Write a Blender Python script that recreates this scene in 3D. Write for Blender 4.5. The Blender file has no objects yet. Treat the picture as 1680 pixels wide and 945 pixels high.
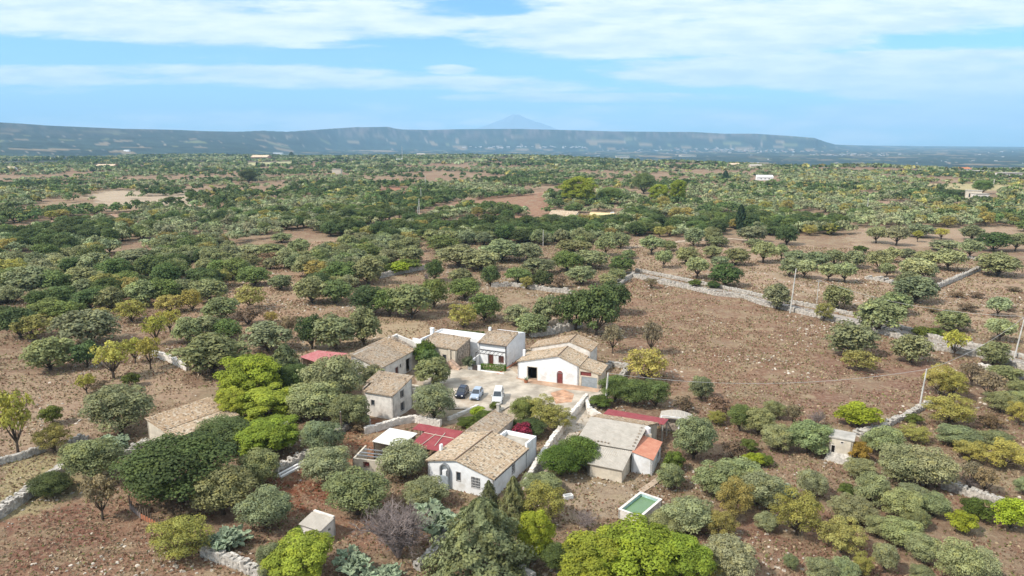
import bpy, bmesh, math, random
import numpy as np
from mathutils import Vector, Matrix
rad = math.radians
rng = np.random.default_rng(7)
random.seed(7)
SC = bpy.context.scene
COL = SC.collection

# ------------------------------------------------------------------ camera
F, H, HZ = 1150.0, 45.0, 232.0
pitch = math.atan((472.5 - HZ) / F)
cp, sp = math.cos(pitch), math.sin(pitch)
cam = bpy.data.cameras.new('camera')
cam.sensor_width = 36.0
cam.lens = 36.0 * F / 1680.0
cam.clip_start = 1.0
cam.clip_end = 80000.0
cobj = bpy.data.objects.new('camera', cam)
cobj.location = (0, 0, H)
cobj.rotation_euler = (math.pi / 2 - pitch, 0, 0)
COL.objects.link(cobj)
SC.camera = cobj

# ------------------------------------------------------------------ light, sky, exposure
SUN_EL, SUN_AZ = 47.0, -118.0       # azimuth from +Y, clockwise positive (sun stands left and a little behind)
HAZE_D = 0.000072
HAZE_COL = (0.42, 0.72, 1.0, 1)
SC.view_settings.view_transform = 'Standard'
SC.view_settings.look = 'None'
SC.view_settings.gamma = 1.0
SC.view_settings.use_curve_mapping = False
SC.view_settings.exposure = 0.86
SC.cycles.use_denoising = True
SC.cycles.max_bounces = 6
SC.cycles.diffuse_bounces = 3
SC.cycles.glossy_bounces = 2
SC.cycles.transmission_bounces = 3
SC.cycles.transparent_max_bounces = 6
SC.cycles.volume_bounces = 1
SC.cycles.caustics_reflective = False
SC.cycles.caustics_refractive = False

sd = Vector((math.sin(rad(SUN_AZ)) * math.cos(rad(SUN_EL)), math.cos(rad(SUN_AZ)) * math.cos(rad(SUN_EL)), math.sin(rad(SUN_EL))))
sun = bpy.data.lights.new('sun', 'SUN')
sun.energy = 2.85
sun.angle = rad(3.0)
sun.color = (1.0, 0.94, 0.86)
sobj = bpy.data.objects.new('sun', sun)
sobj.rotation_euler = (-sd).to_track_quat('-Z', 'Y').to_euler()
COL.objects.link(sobj)


def ray(px, py):
    return ((px - 840) / F, cp + (472.5 - py) / F * sp, -sp + (472.5 - py) / F * cp)


def U(px, py, z=0.0):
    r = ray(px, py)
    t = (z - H) / r[2]
    return Vector((r[0] * t, r[1] * t, z))


def depth(p):
    return p[1] * cp - (p[2] - H) * sp


def proj(x, y, z):
    dz = z - H
    d = y * cp - dz * sp
    return 840 + F * x / d, 472.5 - F * (y * sp + dz * cp) / d


def hgt(p, ty):
    lo, hi = 0.0, 40.0
    for _ in range(30):
        m = (lo + hi) / 2
        if proj(p[0], p[1], m)[1] > ty:
            lo = m
        else:
            hi = m
    return m


# ------------------------------------------------------------------ node helpers
def new_mat(name):
    m = bpy.data.materials.new(name)
    m.use_nodes = True
    nt = m.node_tree
    for n in list(nt.nodes):
        nt.nodes.remove(n)
    return m, nt


class N:
    def __init__(s, nt):
        s.nt = nt

    def node(s, t, **kw):
        n = s.nt.nodes.new(t)
        for k, v in kw.items():
            setattr(n, k, v)
        return n

    def link(s, a, b):
        s.nt.links.new(a, b)

    def put(s, sock, v):
        if isinstance(v, bpy.types.NodeSocket):
            s.link(v, sock)
        elif v is not None:
            sock.default_value = v

    def math(s, op, a, b=None, c=None, clamp=False):
        n = s.node('ShaderNodeMath', operation=op, use_clamp=clamp)
        s.put(n.inputs[0], a)
        if b is not None:
            s.put(n.inputs[1], b)
        if c is not None:
            s.put(n.inputs[2], c)
        return n.outputs[0]

    def mix(s, f, a, b, mode='MIX'):
        n = s.node('ShaderNodeMix', data_type='RGBA', blend_type=mode)
        s.put(n.inputs[0], f)
        s.put(n.inputs[6], a if isinstance(a, bpy.types.NodeSocket) or len(a) == 4 else (*a, 1))
        s.put(n.inputs[7], b if isinstance(b, bpy.types.NodeSocket) or len(b) == 4 else (*b, 1))
        return n.outputs[2]

    def noise(s, vec, scale, detail=4, rough=0.55, out=0):
        n = s.node('ShaderNodeTexNoise')
        if vec is not None:
            s.link(vec, n.inputs['Vector'])
        n.inputs['Scale'].default_value = scale
        n.inputs['Detail'].default_value = detail
        n.inputs['Roughness'].default_value = rough
        return n.outputs[out]

    def step(s, v, lo, hi):
        n = s.node('ShaderNodeMapRange', interpolation_type='SMOOTHSTEP')
        s.put(n.inputs[0], v)
        n.inputs[1].default_value = lo
        n.inputs[2].default_value = hi
        return n.outputs[0]

    def bsdf(s, col, rough=0.9, spec=0.2, normal=None, metal=0.0):
        n = s.node('ShaderNodeBsdfPrincipled')
        s.put(n.inputs['Base Color'], col if isinstance(col, bpy.types.NodeSocket) or len(col) == 4 else (*col, 1))
        s.put(n.inputs['Roughness'], rough)
        n.inputs['Specular IOR Level'].default_value = spec
        n.inputs['Metallic'].default_value = metal
        if normal is not None:
            s.link(normal, n.inputs['Normal'])
        return n.outputs[0]

    def out(s, sh):
        o = s.node('ShaderNodeOutputMaterial')
        s.link(sh, o.inputs[0])

    def bump(s, h, strength, dist):
        n = s.node('ShaderNodeBump')
        n.inputs['Strength'].default_value = strength
        n.inputs['Distance'].default_value = dist
        s.link(h, n.inputs['Height'])
        return n.outputs[0]


# ------------------------------------------------------------------ world
def build_world():
    w = bpy.data.worlds.new('World')
    SC.world = w
    w.use_nodes = True
    nt = w.node_tree
    for n in list(nt.nodes):
        nt.nodes.remove(n)
    g = N(nt)
    sky = g.node('ShaderNodeTexSky', sky_type='NISHITA')
    sky.sun_disc = False
    sky.sun_elevation = rad(SUN_EL)
    sky.sun_rotation = rad(SUN_AZ)
    sky.altitude = 100
    sky.air_density = 1.0
    sky.dust_density = 0.6
    sky.ozone_density = 1.6
    tc = g.node('ShaderNodeTexCoord')
    sep = g.node('ShaderNodeSeparateXYZ')
    g.link(tc.outputs['Generated'], sep.inputs[0])
    yy = g.math('MAXIMUM', sep.outputs[1], 0.08)
    u = g.math('DIVIDE', sep.outputs[0], yy)
    v = g.math('DIVIDE', sep.outputs[2], yy)
    cx = g.node('ShaderNodeCombineXYZ')
    g.link(g.math('MULTIPLY', u, 2.2), cx.inputs[0])
    g.link(g.math('MULTIPLY', v, 15.0), cx.inputs[1])
    n1 = g.noise(cx.outputs[0], 1.6, 9, 0.62)
    cy = g.node('ShaderNodeCombineXYZ')
    g.link(g.math('MULTIPLY', u, 5.0), cy.inputs[0])
    g.link(g.math('MULTIPLY', v, 30.0), cy.inputs[1])
    cy.inputs[2].default_value = 4.7
    n2 = g.noise(cy.outputs[0], 2.5, 8, 0.6)
    nn = g.math('ADD', g.math('MULTIPLY', n1, 0.7), g.math('MULTIPLY', n2, 0.3))
    # cloud banks: centre px, py, half width, half height, weight
    banks = [(840, 214, 1500, 40, .52), (120, 22, 420, 38, 1.0), (430, 42, 330, 32, 1.0), (620, 22, 260, 34, 1.0), (250, 122, 480, 16, .85), (620, 134, 280, 16, .8),
             (850, 140, 320, 14, .55), (1010, 160, 300, 9, .7), (980, 22, 250, 44, 1.0), (1130, 60, 330, 36, 1.15), (1500, 22, 360, 40, 1.0), (1300, 118, 300, 30, 1.2),
             (1560, 118, 340, 48, 1.05), (1560, 190, 280, 24, 1.05), (1420, 196, 150, 14, .95), (925, 203, 62, 10, 1.1), (705, 205, 28, 8, 1.0),
             (790, 202, 50, 6, .85), (1235, 204, 26, 7, .9), (605, 122, 32, 8, .95), (735, 115, 42, 9, .9), (770, 12, 120, 18, -.6),
             (540, 75, 90, 6, .7), (1440, 72, 190, 14, -.35)]
    acc = None
    for (px, py, wx, wy, wt) in banks:
        r = ray(px, py)
        r1 = ray(px, py - wy)
        c0, c1 = r[0] / r[1], r[2] / r[1]
        hx, hy = wx / F, (r1[2] / r1[1] - c1)
        a = g.math('DIVIDE', g.math('SUBTRACT', u, c0), hx)
        b = g.math('DIVIDE', g.math('SUBTRACT', v, c1), hy)
        d = g.math('ADD', g.math('MULTIPLY', a, a), g.math('MULTIPLY', b, b))
        e = g.math('MULTIPLY', g.math('SUBTRACT', 1.0, g.step(d, 0.0, 1.9)), wt)
        acc = e if acc is None else (g.math('ADD', acc, e) if wt < 0 else g.math('MAXIMUM', acc, e))
    # overhead and behind: unseen cloud cover, thickened to add fill light
    hi = g.step(v, 0.24, 0.34)
    acc = g.math('MAXIMUM', acc, g.math('MULTIPLY', hi, 0.95))
    m = g.math('ADD', acc, g.math('MULTIPLY', g.math('SUBTRACT', nn, 0.5), 3.5))
    m = g.math('MULTIPLY', g.step(m, 0.15, 0.85), 0.93)
    veil = g.math('MULTIPLY', g.step(n1, 0.35, 0.8), 0.10)
    m = g.math('MAXIMUM', m, veil)
    shade = g.step(n2, 0.3, 0.7)
    ccol = g.mix(shade, (4.3, 4.9, 5.7), (6.2, 6.3, 6.4))
    tint = g.mix(1.0, sky.outputs[0], (0.46, 0.76, 1.08), 'MULTIPLY')
    col = g.mix(m, tint, ccol)
    bg = g.node('ShaderNodeBackground')
    g.link(col, bg.inputs[0])
    bg.inputs[1].default_value = 0.115
    o = g.node('ShaderNodeOutputWorld')
    g.link(bg.outputs[0], o.inputs[0])


build_world()

# ------------------------------------------------------------------ object helpers
def tag(o, label=None, cat=None, group=None, kind=None):
    if label: o['label'] = label
    if cat: o['category'] = cat
    if group: o['group'] = group
    if kind: o['kind'] = kind
    return o


def empty(name, loc=(0, 0, 0), rz=0.0, label=None, cat=None, group=None):
    o = bpy.data.objects.new(name, None)
    o.location = loc
    o.rotation_euler = (0, 0, rz)
    o.empty_display_size = 0.5
    COL.objects.link(o)
    return tag(o, label, cat, group)


def link(name, me, parent=None, mat=None):
    o = bpy.data.objects.new(name, me)
    COL.objects.link(o)
    if parent is not None:
        o.parent = parent
    if mat is not None and len(me.materials) == 0:
        me.materials.append(mat)
    return o


class MB:
    """collects faces and builds ONE mesh object"""
    def __init__(s):
        s.v, s.f, s.uv = [], [], []

    def face(s, pts, uv=None):
        b = len(s.v)
        s.v += [tuple(p) for p in pts]
        s.f.append(tuple(range(b, b + len(pts))))
        s.uv.append(uv or [(p[0] + p[1] * 0.5, p[2]) for p in pts])
        return s

    def hexa(s, c):          # 8 corners: bottom 0-3 (ccw), top 4-7
        for q in ((3, 2, 1, 0), (4, 5, 6, 7), (0, 1, 5, 4), (1, 2, 6, 5), (2, 3, 7, 6), (3, 0, 4, 7)):
            s.face([c[i] for i in q])
        return s

    def box(s, x0, x1, y0, y1, z0, z1, rz=0, o=(0, 0, 0)):
        c = [(x0, y0, z0), (x1, y0, z0), (x1, y1, z0), (x0, y1, z0), (x0, y0, z1), (x1, y0, z1), (x1, y1, z1), (x0, y1, z1)]
        if rz or o != (0, 0, 0):
            ca, sa = math.cos(rz), math.sin(rz)
            c = [(o[0] + p[0] * ca - p[1] * sa, o[1] + p[0] * sa + p[1] * ca, o[2] + p[2]) for p in c]
        return s.hexa(c)

    def slab(s, a, b, c, d, t):   # four top corners ccw seen from above, thickness t down; uv in metres
        a, b, c, d = map(Vector, (a, b, c, d))
        dn = Vector((0, 0, -t))
        lu, lv = (b - a).length, (d - a).length
        s.face([a, b, c, d], [(0, 0), (lu, 0), (lu, lv), (0, lv)])
        s.face([d + dn, c + dn, b + dn, a + dn])
        for p, q in ((a, b), (b, c), (c, d), (d, a)):
            s.face([p + dn, q + dn, q, p])
        return s

    def tube(s, pts, rs, n=6, cap=True):
        pts = [Vector(p) for p in pts]
        rings = []
        for i, p in enumerate(pts):
            d = (pts[min(i + 1, len(pts) - 1)] - pts[max(i - 1, 0)]).normalized()
            a = d.orthogonal().normalized()
            b = d.cross(a)
            rings.append([p + (a * math.cos(2 * math.pi * k / n) + b * math.sin(2 * math.pi * k / n)) * rs[i] for k in range(n)])
        base = len(s.v)
        for r in rings:
            s.v += [tuple(q) for q in r]
        for i in range(len(rings) - 1):
            for k in range(n):
                k2 = (k + 1) % n
                s.f.append((base + i * n + k, base + i * n + k2, base + (i + 1) * n + k2, base + (i + 1) * n + k))
                s.uv.append([(0, 0)] * 4)
        if cap:
            for ri, rev in ((0, True), (len(rings) - 1, False)):
                idx = [base + ri * n + k for k in range(n)]
                s.f.append(tuple(reversed(idx)) if rev else tuple(idx))
                s.uv.append([(0, 0)] * n)
        return s

    def build(s, name, mat, parent=None, bevel=0, smooth=False):
        me = bpy.data.meshes.new(name)
        me.from_pydata(s.v, [], s.f)
        uvl = me.uv_layers.new(name='UVMap')
        flat = [c for f in s.uv for uv in f for c in uv]
        uvl.data.foreach_set('uv', flat)
        me.materials.append(mat)
        if smooth:
            me.polygons.foreach_set('use_smooth', [True] * len(me.polygons))
        me.update()
        o = link(name, me, parent)
        if bevel:
            bm = bmesh.new()
            bm.from_mesh(me)
            bmesh.ops.remove_doubles(bm, verts=bm.verts, dist=0.0005)
            bmesh.ops.bevel(bm, geom=[e for e in bm.edges if len(e.link_faces) == 2 and e.calc_face_angle() > 0.5], offset=bevel, segments=2, affect='EDGES', clamp_overlap=True)
            bm.to_mesh(me)
            bm.free()
        return o


def quads_mesh(name, P, tint=None, col=None):
    """P: (n,4,3) numpy -> mesh; per-corner float attribute tint or colour"""
    n = len(P)
    me = bpy.data.meshes.new(name)
    me.vertices.add(n * 4)
    me.vertices.foreach_set('co', np.ascontiguousarray(P, dtype=np.float32).ravel())
    me.loops.add(n * 4)
    me.loops.foreach_set('vertex_index', np.arange(n * 4, dtype=np.int32))
    me.polygons.add(n)
    me.polygons.foreach_set('loop_start', np.arange(0, n * 4, 4, dtype=np.int32))
    me.polygons.foreach_set('loop_total', np.full(n, 4, dtype=np.int32))
    if tint is not None:
        a = me.attributes.new('tint', 'FLOAT', 'POINT')
        a.data.foreach_set('value', np.repeat(tint.astype(np.float32), 4))
    if col is not None:
        a = me.attributes.new('leafcol', 'FLOAT_COLOR', 'POINT')
        c = np.ones((n, 4), np.float32)
        c[:, :3] = col
        a.data.foreach_set('color', np.repeat(c, 4, axis=0).ravel())
    me.update(calc_edges=True)
    return me


# ------------------------------------------------------------------ materials
def simple(name, col, rough=0.85, spec=0.25, metal=0.0, var=0.12, scale=1.5, bump=0.0, stain=None):
    m, nt = new_mat(name)
    g = N(nt)
    tc = g.node('ShaderNodeTexCoord')
    v = tc.outputs['Object']
    n = g.noise(v, scale, 6, 0.6)
    c2 = tuple(max(0, c * (1 - var * 2.2)) for c in col)
    c3 = tuple(min(1, c * (1 + var)) for c in col)
    c = g.mix(g.step(n, 0.3, 0.7), c2, c3)
    if stain:
        n2 = g.noise(v, scale * 0.45, 8, 0.7)
        c = g.mix(g.math('MULTIPLY', g.step(n2, 0.5, 0.72), stain[1]), c, stain[0])
    nb = g.bump(g.noise(v, scale * 12, 3), 0.5, bump) if bump else None
    g.out(g.bsdf(c, rough, spec, nb, metal))
    return m


def tile_mat(name, c1, c2, c3, row=0.30, wid=0.20, patch=(0.30, 0.27, 0.22), pamt=0.5):
    m, nt = new_mat(name)
    g = N(nt)
    uv = g.node('ShaderNodeUVMap').outputs[0]
    br = g.node('ShaderNodeTexBrick')
    g.link(uv, br.inputs['Vector'])
    br.inputs['Scale'].default_value = 1.0
    br.inputs['Brick Width'].default_value = wid
    br.inputs['Row Height'].default_value = row
    br.inputs['Mortar Size'].default_value = 0.010
    br.inputs['Mortar Smooth'].default_value = 0.6
    br.inputs['Bias'].default_value = 0.0
    br.offset = 0.5
    br.inputs['Color1'].default_value = (0, 0, 0, 1)
    br.inputs['Color2'].default_value = (1, 1, 1, 1)
    br.inputs['Mortar'].default_value = (0.5, 0.5, 0.5, 1)
    wn = g.node('ShaderNodeTexVoronoi')
    sc = g.node('ShaderNodeMapping')
    sc.inputs['Scale'].default_value = (4.6, 3.4, 1)
    g.link(uv, sc.inputs[0])
    g.link(sc.outputs[0], wn.inputs['Vector'])
    wn.inputs['Scale'].default_value = 1.0
    r = g.node('ShaderNodeSeparateColor')
    g.link(wn.outputs['Color'], r.inputs[0])
    c = g.mix(r.outputs[0], c1, c2)
    c = g.mix(g.step(r.outputs[1], 0.66, 0.86), c, c3)
    c = g.mix(g.math('MULTIPLY', g.step(r.outputs[2], 0.86, 0.94), 0.75), c, (0.10, 0.075, 0.055))
    n = g.noise(uv, 0.45, 6, 0.65)
    c = g.mix(g.math('MULTIPLY', g.step(n, 0.42, 0.68), pamt), c, patch)
    n3 = g.noise(uv, 2.2, 5, 0.7)
    c = g.mix(g.math('MULTIPLY', g.step(n3, 0.55, 0.72), 0.35), c, (0.28, 0.21, 0.15))
    c = g.mix(br.outputs['Fac'], c, (0.22, 0.15, 0.10))
    wv = g.node('ShaderNodeTexWave', wave_type='BANDS', bands_direction='X')
    g.link(uv, wv.inputs['Vector'])
    wv.inputs['Scale'].default_value = 1.0 / wid / 6.28 * 3.14
    wv.inputs['Distortion'].default_value = 1.2
    hh = g.math('ADD', wv.outputs['Fac'], g.math('MULTIPLY', r.outputs[0], 0.8))
    g.out(g.bsdf(c, 0.92, 0.15, g.bump(hh, 0.9, 0.09)))
    return m


def stripe_mat(name, col, col2, pitch_m=0.18, axis='X', rough=0.6, rust=None):
    m, nt = new_mat(name)
    g = N(nt)
    uv = g.node('ShaderNodeUVMap').outputs[0]
    wv = g.node('ShaderNodeTexWave', wave_type='BANDS', bands_direction=axis)
    g.link(uv, wv.inputs['Vector'])
    wv.inputs['Scale'].default_value = 0.314 / pitch_m
    n = g.noise(uv, 0.8, 6, 0.65)
    c = g.mix(g.step(n, 0.35, 0.7), col, col2)
    if rust:
        c = g.mix(g.math('MULTIPLY', g.step(g.noise(uv, 1.7, 7, 0.7), 0.52, 0.66), rust[1]), c, rust[0])
    g.out(g.bsdf(c, rough, 0.3, g.bump(wv.outputs['Fac'], 0.8, 0.06)))
    return m


M = {}
M['white'] = simple('white plaster', (0.80, 0.80, 0.79), 0.9, 0.2, var=0.05, scale=0.7, bump=0.01, stain=((0.50, 0.46, 0.39), 0.6))
M['cream'] = simple('cream plaster', (0.62, 0.55, 0.44), 0.9, 0.2, var=0.10, scale=0.8, bump=0.015, stain=((0.42, 0.33, 0.25), 0.6))
M['oldplaster'] = simple('old stained plaster', (0.72, 0.67, 0.60), 0.92, 0.15, var=0.10, scale=0.9, bump=0.03, stain=((0.40, 0.33, 0.27), 0.7))
M['rubblewall'] = simple('rubble masonry', (0.40, 0.33, 0.26), 0.95, 0.1, var=0.3, scale=2.6, bump=0.08, stain=((0.20, 0.16, 0.13), 0.7))
M['dark'] = simple('opening shade', (0.02, 0.017, 0.015), 0.95, 0.05)  # near-black colour that paints the shade inside openings
M['brownwood'] = simple('brown shutter wood', (0.13, 0.045, 0.03), 0.7, 0.3, var=0.2, scale=4)
M['redwood'] = simple('faded red door paint', (0.22, 0.055, 0.05), 0.7, 0.3, var=0.15, scale=3)
M['greymetal'] = simple('grey painted metal', (0.33, 0.37, 0.39), 0.5, 0.4, var=0.08, scale=2)
M['darkmetal'] = simple('dark brown iron', (0.06, 0.045, 0.04), 0.5, 0.4)
M['glass'] = simple('window glass', (0.05, 0.06, 0.07), 0.12, 0.6)
M['frame'] = simple('white window frame', (0.65, 0.63, 0.60), 0.6, 0.3)
M['greyframe'] = simple('grey stone surround', (0.36, 0.33, 0.31), 0.8, 0.2)
M['tile'] = tile_mat('old clay roof tiles', (0.50, 0.33, 0.20), (0.66, 0.48, 0.30), (0.74, 0.62, 0.46), patch=(.46,.36,.26), pamt=.4)
M['tilegrey'] = tile_mat('lichen covered roof tiles', (0.44, 0.31, 0.20), (0.58, 0.44, 0.30), (0.62, 0.53, 0.41), patch=(0.44, 0.39, 0.32), pamt=0.6)
M['tilepale'] = tile_mat('pale clay roof tiles', (0.58, 0.41, 0.26), (0.74, 0.57, 0.38), (0.80, 0.69, 0.53), pamt=0.3, patch=(0.58, 0.47, 0.34))
M['terracotta'] = stripe_mat('terracotta sheet', (0.52, 0.20, 0.12), (0.62, 0.29, 0.18), 0.24)
M['redsheet'] = stripe_mat('dark red corrugated sheet', (0.27, 0.045, 0.05), (0.34, 0.07, 0.07), 0.22, rust=((0.32, 0.16, 0.13), 0.4))
M['pinksheet'] = stripe_mat('faded red corrugated sheet', (0.45, 0.13, 0.13), (0.52, 0.22, 0.20), 0.22, rust=((0.50, 0.36, 0.32), 0.4))
M['whitesheet'] = stripe_mat('white sheet roof', (0.70, 0.68, 0.62), (0.76, 0.74, 0.69), 0.3)
M['fibre'] = stripe_mat('grey fibre cement sheet', (0.40, 0.36, 0.30), (0.50, 0.45, 0.38), 0.18, rough=0.9, rust=((0.30, 0.24, 0.19), 0.45))
M['screed'] = simple('grey screed', (0.42, 0.38, 0.32), 0.95, 0.1, var=0.15, scale=0.6, bump=0.02, stain=((0.28, 0.25, 0.2), 0.6))
M['whitescreed'] = simple('white roof screed', (0.74, 0.73, 0.70), 0.9, 0.1, var=0.05)
M['concrete'] = simple('weathered concrete', (0.42, 0.39, 0.34), 0.9, 0.15, var=0.12, scale=0.7, bump=0.02, stain=((0.26, 0.24, 0.2), 0.5))
M['pole'] = simple('pale concrete pole', (0.55, 0.53, 0.48), 0.85, 0.2)
M['woodpole'] = simple('weathered timber', (0.20, 0.15, 0.11), 0.9, 0.1, var=0.2, scale=3)
M['steel'] = simple('galvanised steel', (0.42, 0.43, 0.44), 0.4, 0.5, metal=0.6)
M['stone'] = simple('dry limestone', (0.50, 0.46, 0.40), 0.95, 0.1, var=0.22, scale=1.9, bump=0.03, stain=((0.28, 0.25, 0.22), 0.7))
M['bark'] = simple('grey brown bark', (0.13, 0.10, 0.075), 0.95, 0.1, var=0.3, scale=5)
M['palebark'] = simple('bare pale twigs', (0.27, 0.22, 0.20), 0.95, 0.1, var=0.2, scale=5)
M['cactus'] = simple('prickly pear pad', (0.27, 0.33, 0.20), 0.6, 0.3, var=0.2, scale=2)
M['rubber'] = simple('black rubber', (0.02, 0.02, 0.02), 0.8, 0.2)
M['poolwater'] = simple('green tank water', (0.13, 0.22, 0.10), 0.15, 0.5, var=0.05, scale=0.5)
M['poolblue'] = simple('pale blue tank lining', (0.42, 0.58, 0.56), 0.8, 0.2)
M['cable'] = simple('pale cable', (0.5, 0.48, 0.45), 0.7, 0.2)
M['carnavy'] = simple('dark blue car paint', (0.012, 0.016, 0.035), 0.25, 0.6, var=0.02)
M['carsilver'] = simple('silver blue car paint', (0.36, 0.43, 0.52), 0.25, 0.6, var=0.02)
M['carwhite'] = simple('white car paint', (0.68, 0.69, 0.68), 0.3, 0.5, var=0.02)
M['clay'] = simple('terracotta pot', (0.38, 0.15, 0.08), 0.8, 0.2)


def leaf_mat():
    m, nt = new_mat('foliage')
    g = N(nt)
    oi = g.node('ShaderNodeObjectInfo')
    at = g.node('ShaderNodeAttribute', attribute_name='tint')
    hs = g.node('ShaderNodeHueSaturation')
    g.link(g.math('MULTIPLY_ADD', oi.outputs['Random'], 0.03, 0.485), hs.inputs['Hue'])
    hs.inputs['Saturation'].default_value = 1.0
    g.link(g.math('MULTIPLY_ADD', at.outputs['Fac'], 1.1, 0.48), hs.inputs['Value'])
    g.link(oi.outputs['Color'], hs.inputs['Color'])
    n = g.noise(g.node('ShaderNodeTexCoord').outputs['Object'], 7.0, 3)
    yel = g.mix(1.0, hs.outputs[0], (1.14, 1.06, 0.80), 'MULTIPLY')
    c = g.mix(g.step(n, 0.45, 0.7), hs.outputs[0], yel)
    d = g.bsdf(c, 0.75, 0.25)
    t = g.node('ShaderNodeBsdfTranslucent')
    g.link(c, t.inputs[0])
    mx = g.node('ShaderNodeMixShader')
    mx.inputs[0].default_value = 0.28
    g.link(d, mx.inputs[1])
    g.link(t.outputs[0], mx.inputs[2])
    g.out(mx.outputs[0])
    return m


def farleaf_mat():
    m, nt = new_mat('far foliage')
    g = N(nt)
    at = g.node('ShaderNodeAttribute', attribute_name='leafcol')
    d = g.bsdf(at.outputs['Color'], 0.8, 0.15)
    t = g.node('ShaderNodeBsdfTranslucent')
    g.link(at.outputs['Color'], t.inputs[0])
    mx = g.node('ShaderNodeMixShader')
    mx.inputs[0].default_value = 0.2
    g.link(d, mx.inputs[1])
    g.link(t.outputs[0], mx.inputs[2])
    g.out(mx.outputs[0])
    return m


M['leaf'] = leaf_mat()
M['farleaf'] = farleaf_mat()


# ------------------------------------------------------------------ value noise in python
def vnoise(x, y, seed=0):
    xi, yi = np.floor(x).astype(np.int64), np.floor(y).astype(np.int64)
    xf, yf = x - xi, y - yi
    xf, yf = xf * xf * (3 - 2 * xf), yf * yf * (3 - 2 * yf)

    def h(a, b):
        n = (a * 374761393 + b * 668265263 + seed * 974711) & 0x7fffffff
        n = ((n ^ (n >> 13)) * 1274126177) & 0x7fffffff
        return ((n ^ (n >> 16)) & 0xffff) / 65535.0
    return (h(xi, yi) * (1 - xf) + h(xi + 1, yi) * xf) * (1 - yf) + (h(xi, yi + 1) * (1 - xf) + h(xi + 1, yi + 1) * xf) * yf


def fbm(x, y, seed=0, o=4):
    s, a, t = 0, 1.0, 0
    for i in range(o):
        s = s + vnoise(x * 2 ** i, y * 2 ** i, seed + i) * a
        t += a
        a *= 0.5
    return s / t


def sstep(x, a, b):
    t = np.clip((x - a) / (b - a), 0, 1)
    return t * t * (3 - 2 * t)


# ------------------------------------------------------------------ terrain
CREST = [(0, 199), (60, 203), (110, 206), (190, 210), (270, 212), (330, 214), (400, 216), (440, 214), (480, 216), (520, 213), (560, 210), (600, 208), (640, 208), (665, 212), (700, 213), (760, 211.5),
         (850, 211), (930, 213), (1000, 215), (1080, 216), (1130, 216), (1180, 219), (1230, 219), (1290, 223), (1325, 226), (1345, 233), (1360, 237), (1400, 238.5), (1500, 239.5), (1680, 241)]


def terrain(x, y):
    x, y = np.asarray(x, float), np.asarray(y, float)
    r = np.hypot(x, y)
    yy = np.where(y > 1, y, 1)
    pa = np.where(y > 1, 840 + F / cp * x / yy * cp, np.where(x > 0, 1680, 0))
    pa = np.clip(pa, -200, 1900)
    De = np.interp(pa, [0, 300, 700, 1000, 1300, 1680], [2700, 2600, 2300, 1700, 1350, 1250])
    De = De * (1 + 0.12 * (fbm(pa / 90, pa * 0 + 3, 5) - .5))
    Dc = np.interp(pa, [0, 400, 500, 560, 700, 1330, 1370, 1500, 1680], [6200, 6600, 7600, 9000, 9500, 9500, 11500, 17000, 18000])
    Ws = np.interp(pa, [0, 400, 520, 1330, 1370, 1680], [2600, 2600, 1500, 1100, 3000, 3000])
    cy = np.interp(pa, [c[0] for c in CREST], [c[1] for c in CREST])
    b = (472.5 - cy) / F
    te = (-sp + b * cp) / (cp + b * sp)
    zc = H + Dc * te * np.clip(yy / np.maximum(r, 1), .6, 1)
    base = np.interp(pa, [0, 450, 900, 1680], [-10, -35, -60, -62])
    und = (fbm(x / 420, y / 420, 11) - .5) * 14 * sstep(r, 650, 1500)
    plate = und + sstep(r, 800, 2200) * np.interp(pa, [0, 600, 900, 1680], [-2, -3, 2, 0])
    z = plate + (base - plate) * sstep(r, De, De + 700)
    t = np.clip((r - (Dc - Ws)) / Ws, 0, 1)
    ridged = np.abs(fbm(pa / 26, r / 900, 21, 4) - .5) * 2
    cut = (1 - ridged) * np.sin(np.pi * t)
    prof = t ** 1.25 * (1 - 0.16 * cut)
    # a flat shelf of low hills on the way up
    z = z + (zc - z) * prof
    z = z + (fbm(x / 260, y / 260, 31) - .5) * 26 * sstep(r, De + 500, De + 1600) * (1 - t * .8) * np.interp(pa, [0, 500, 900, 1680], [1.3, .9, .45, .45])
    z = np.where(r > Dc, zc - (r - Dc) * 0.016, z)
    return np.where(r < 640, 0.0, z)


def in_poly(px, py, poly):
    inside = np.zeros(px.shape, bool)
    n = len(poly)
    for i in range(n):
        x1, y1 = poly[i]
        x2, y2 = poly[(i + 1) % n]
        if y1 == y2:
            continue
        c = ((y1 > py) != (y2 > py)) & (px < (x2 - x1) * (py - y1) / (y2 - y1) + x1)
        inside ^= c
    return inside


def W(poly, z=0):           # px polygon -> world xy polygon
    return [tuple(U(a, b, z)[:2]) for a, b in poly]


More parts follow.
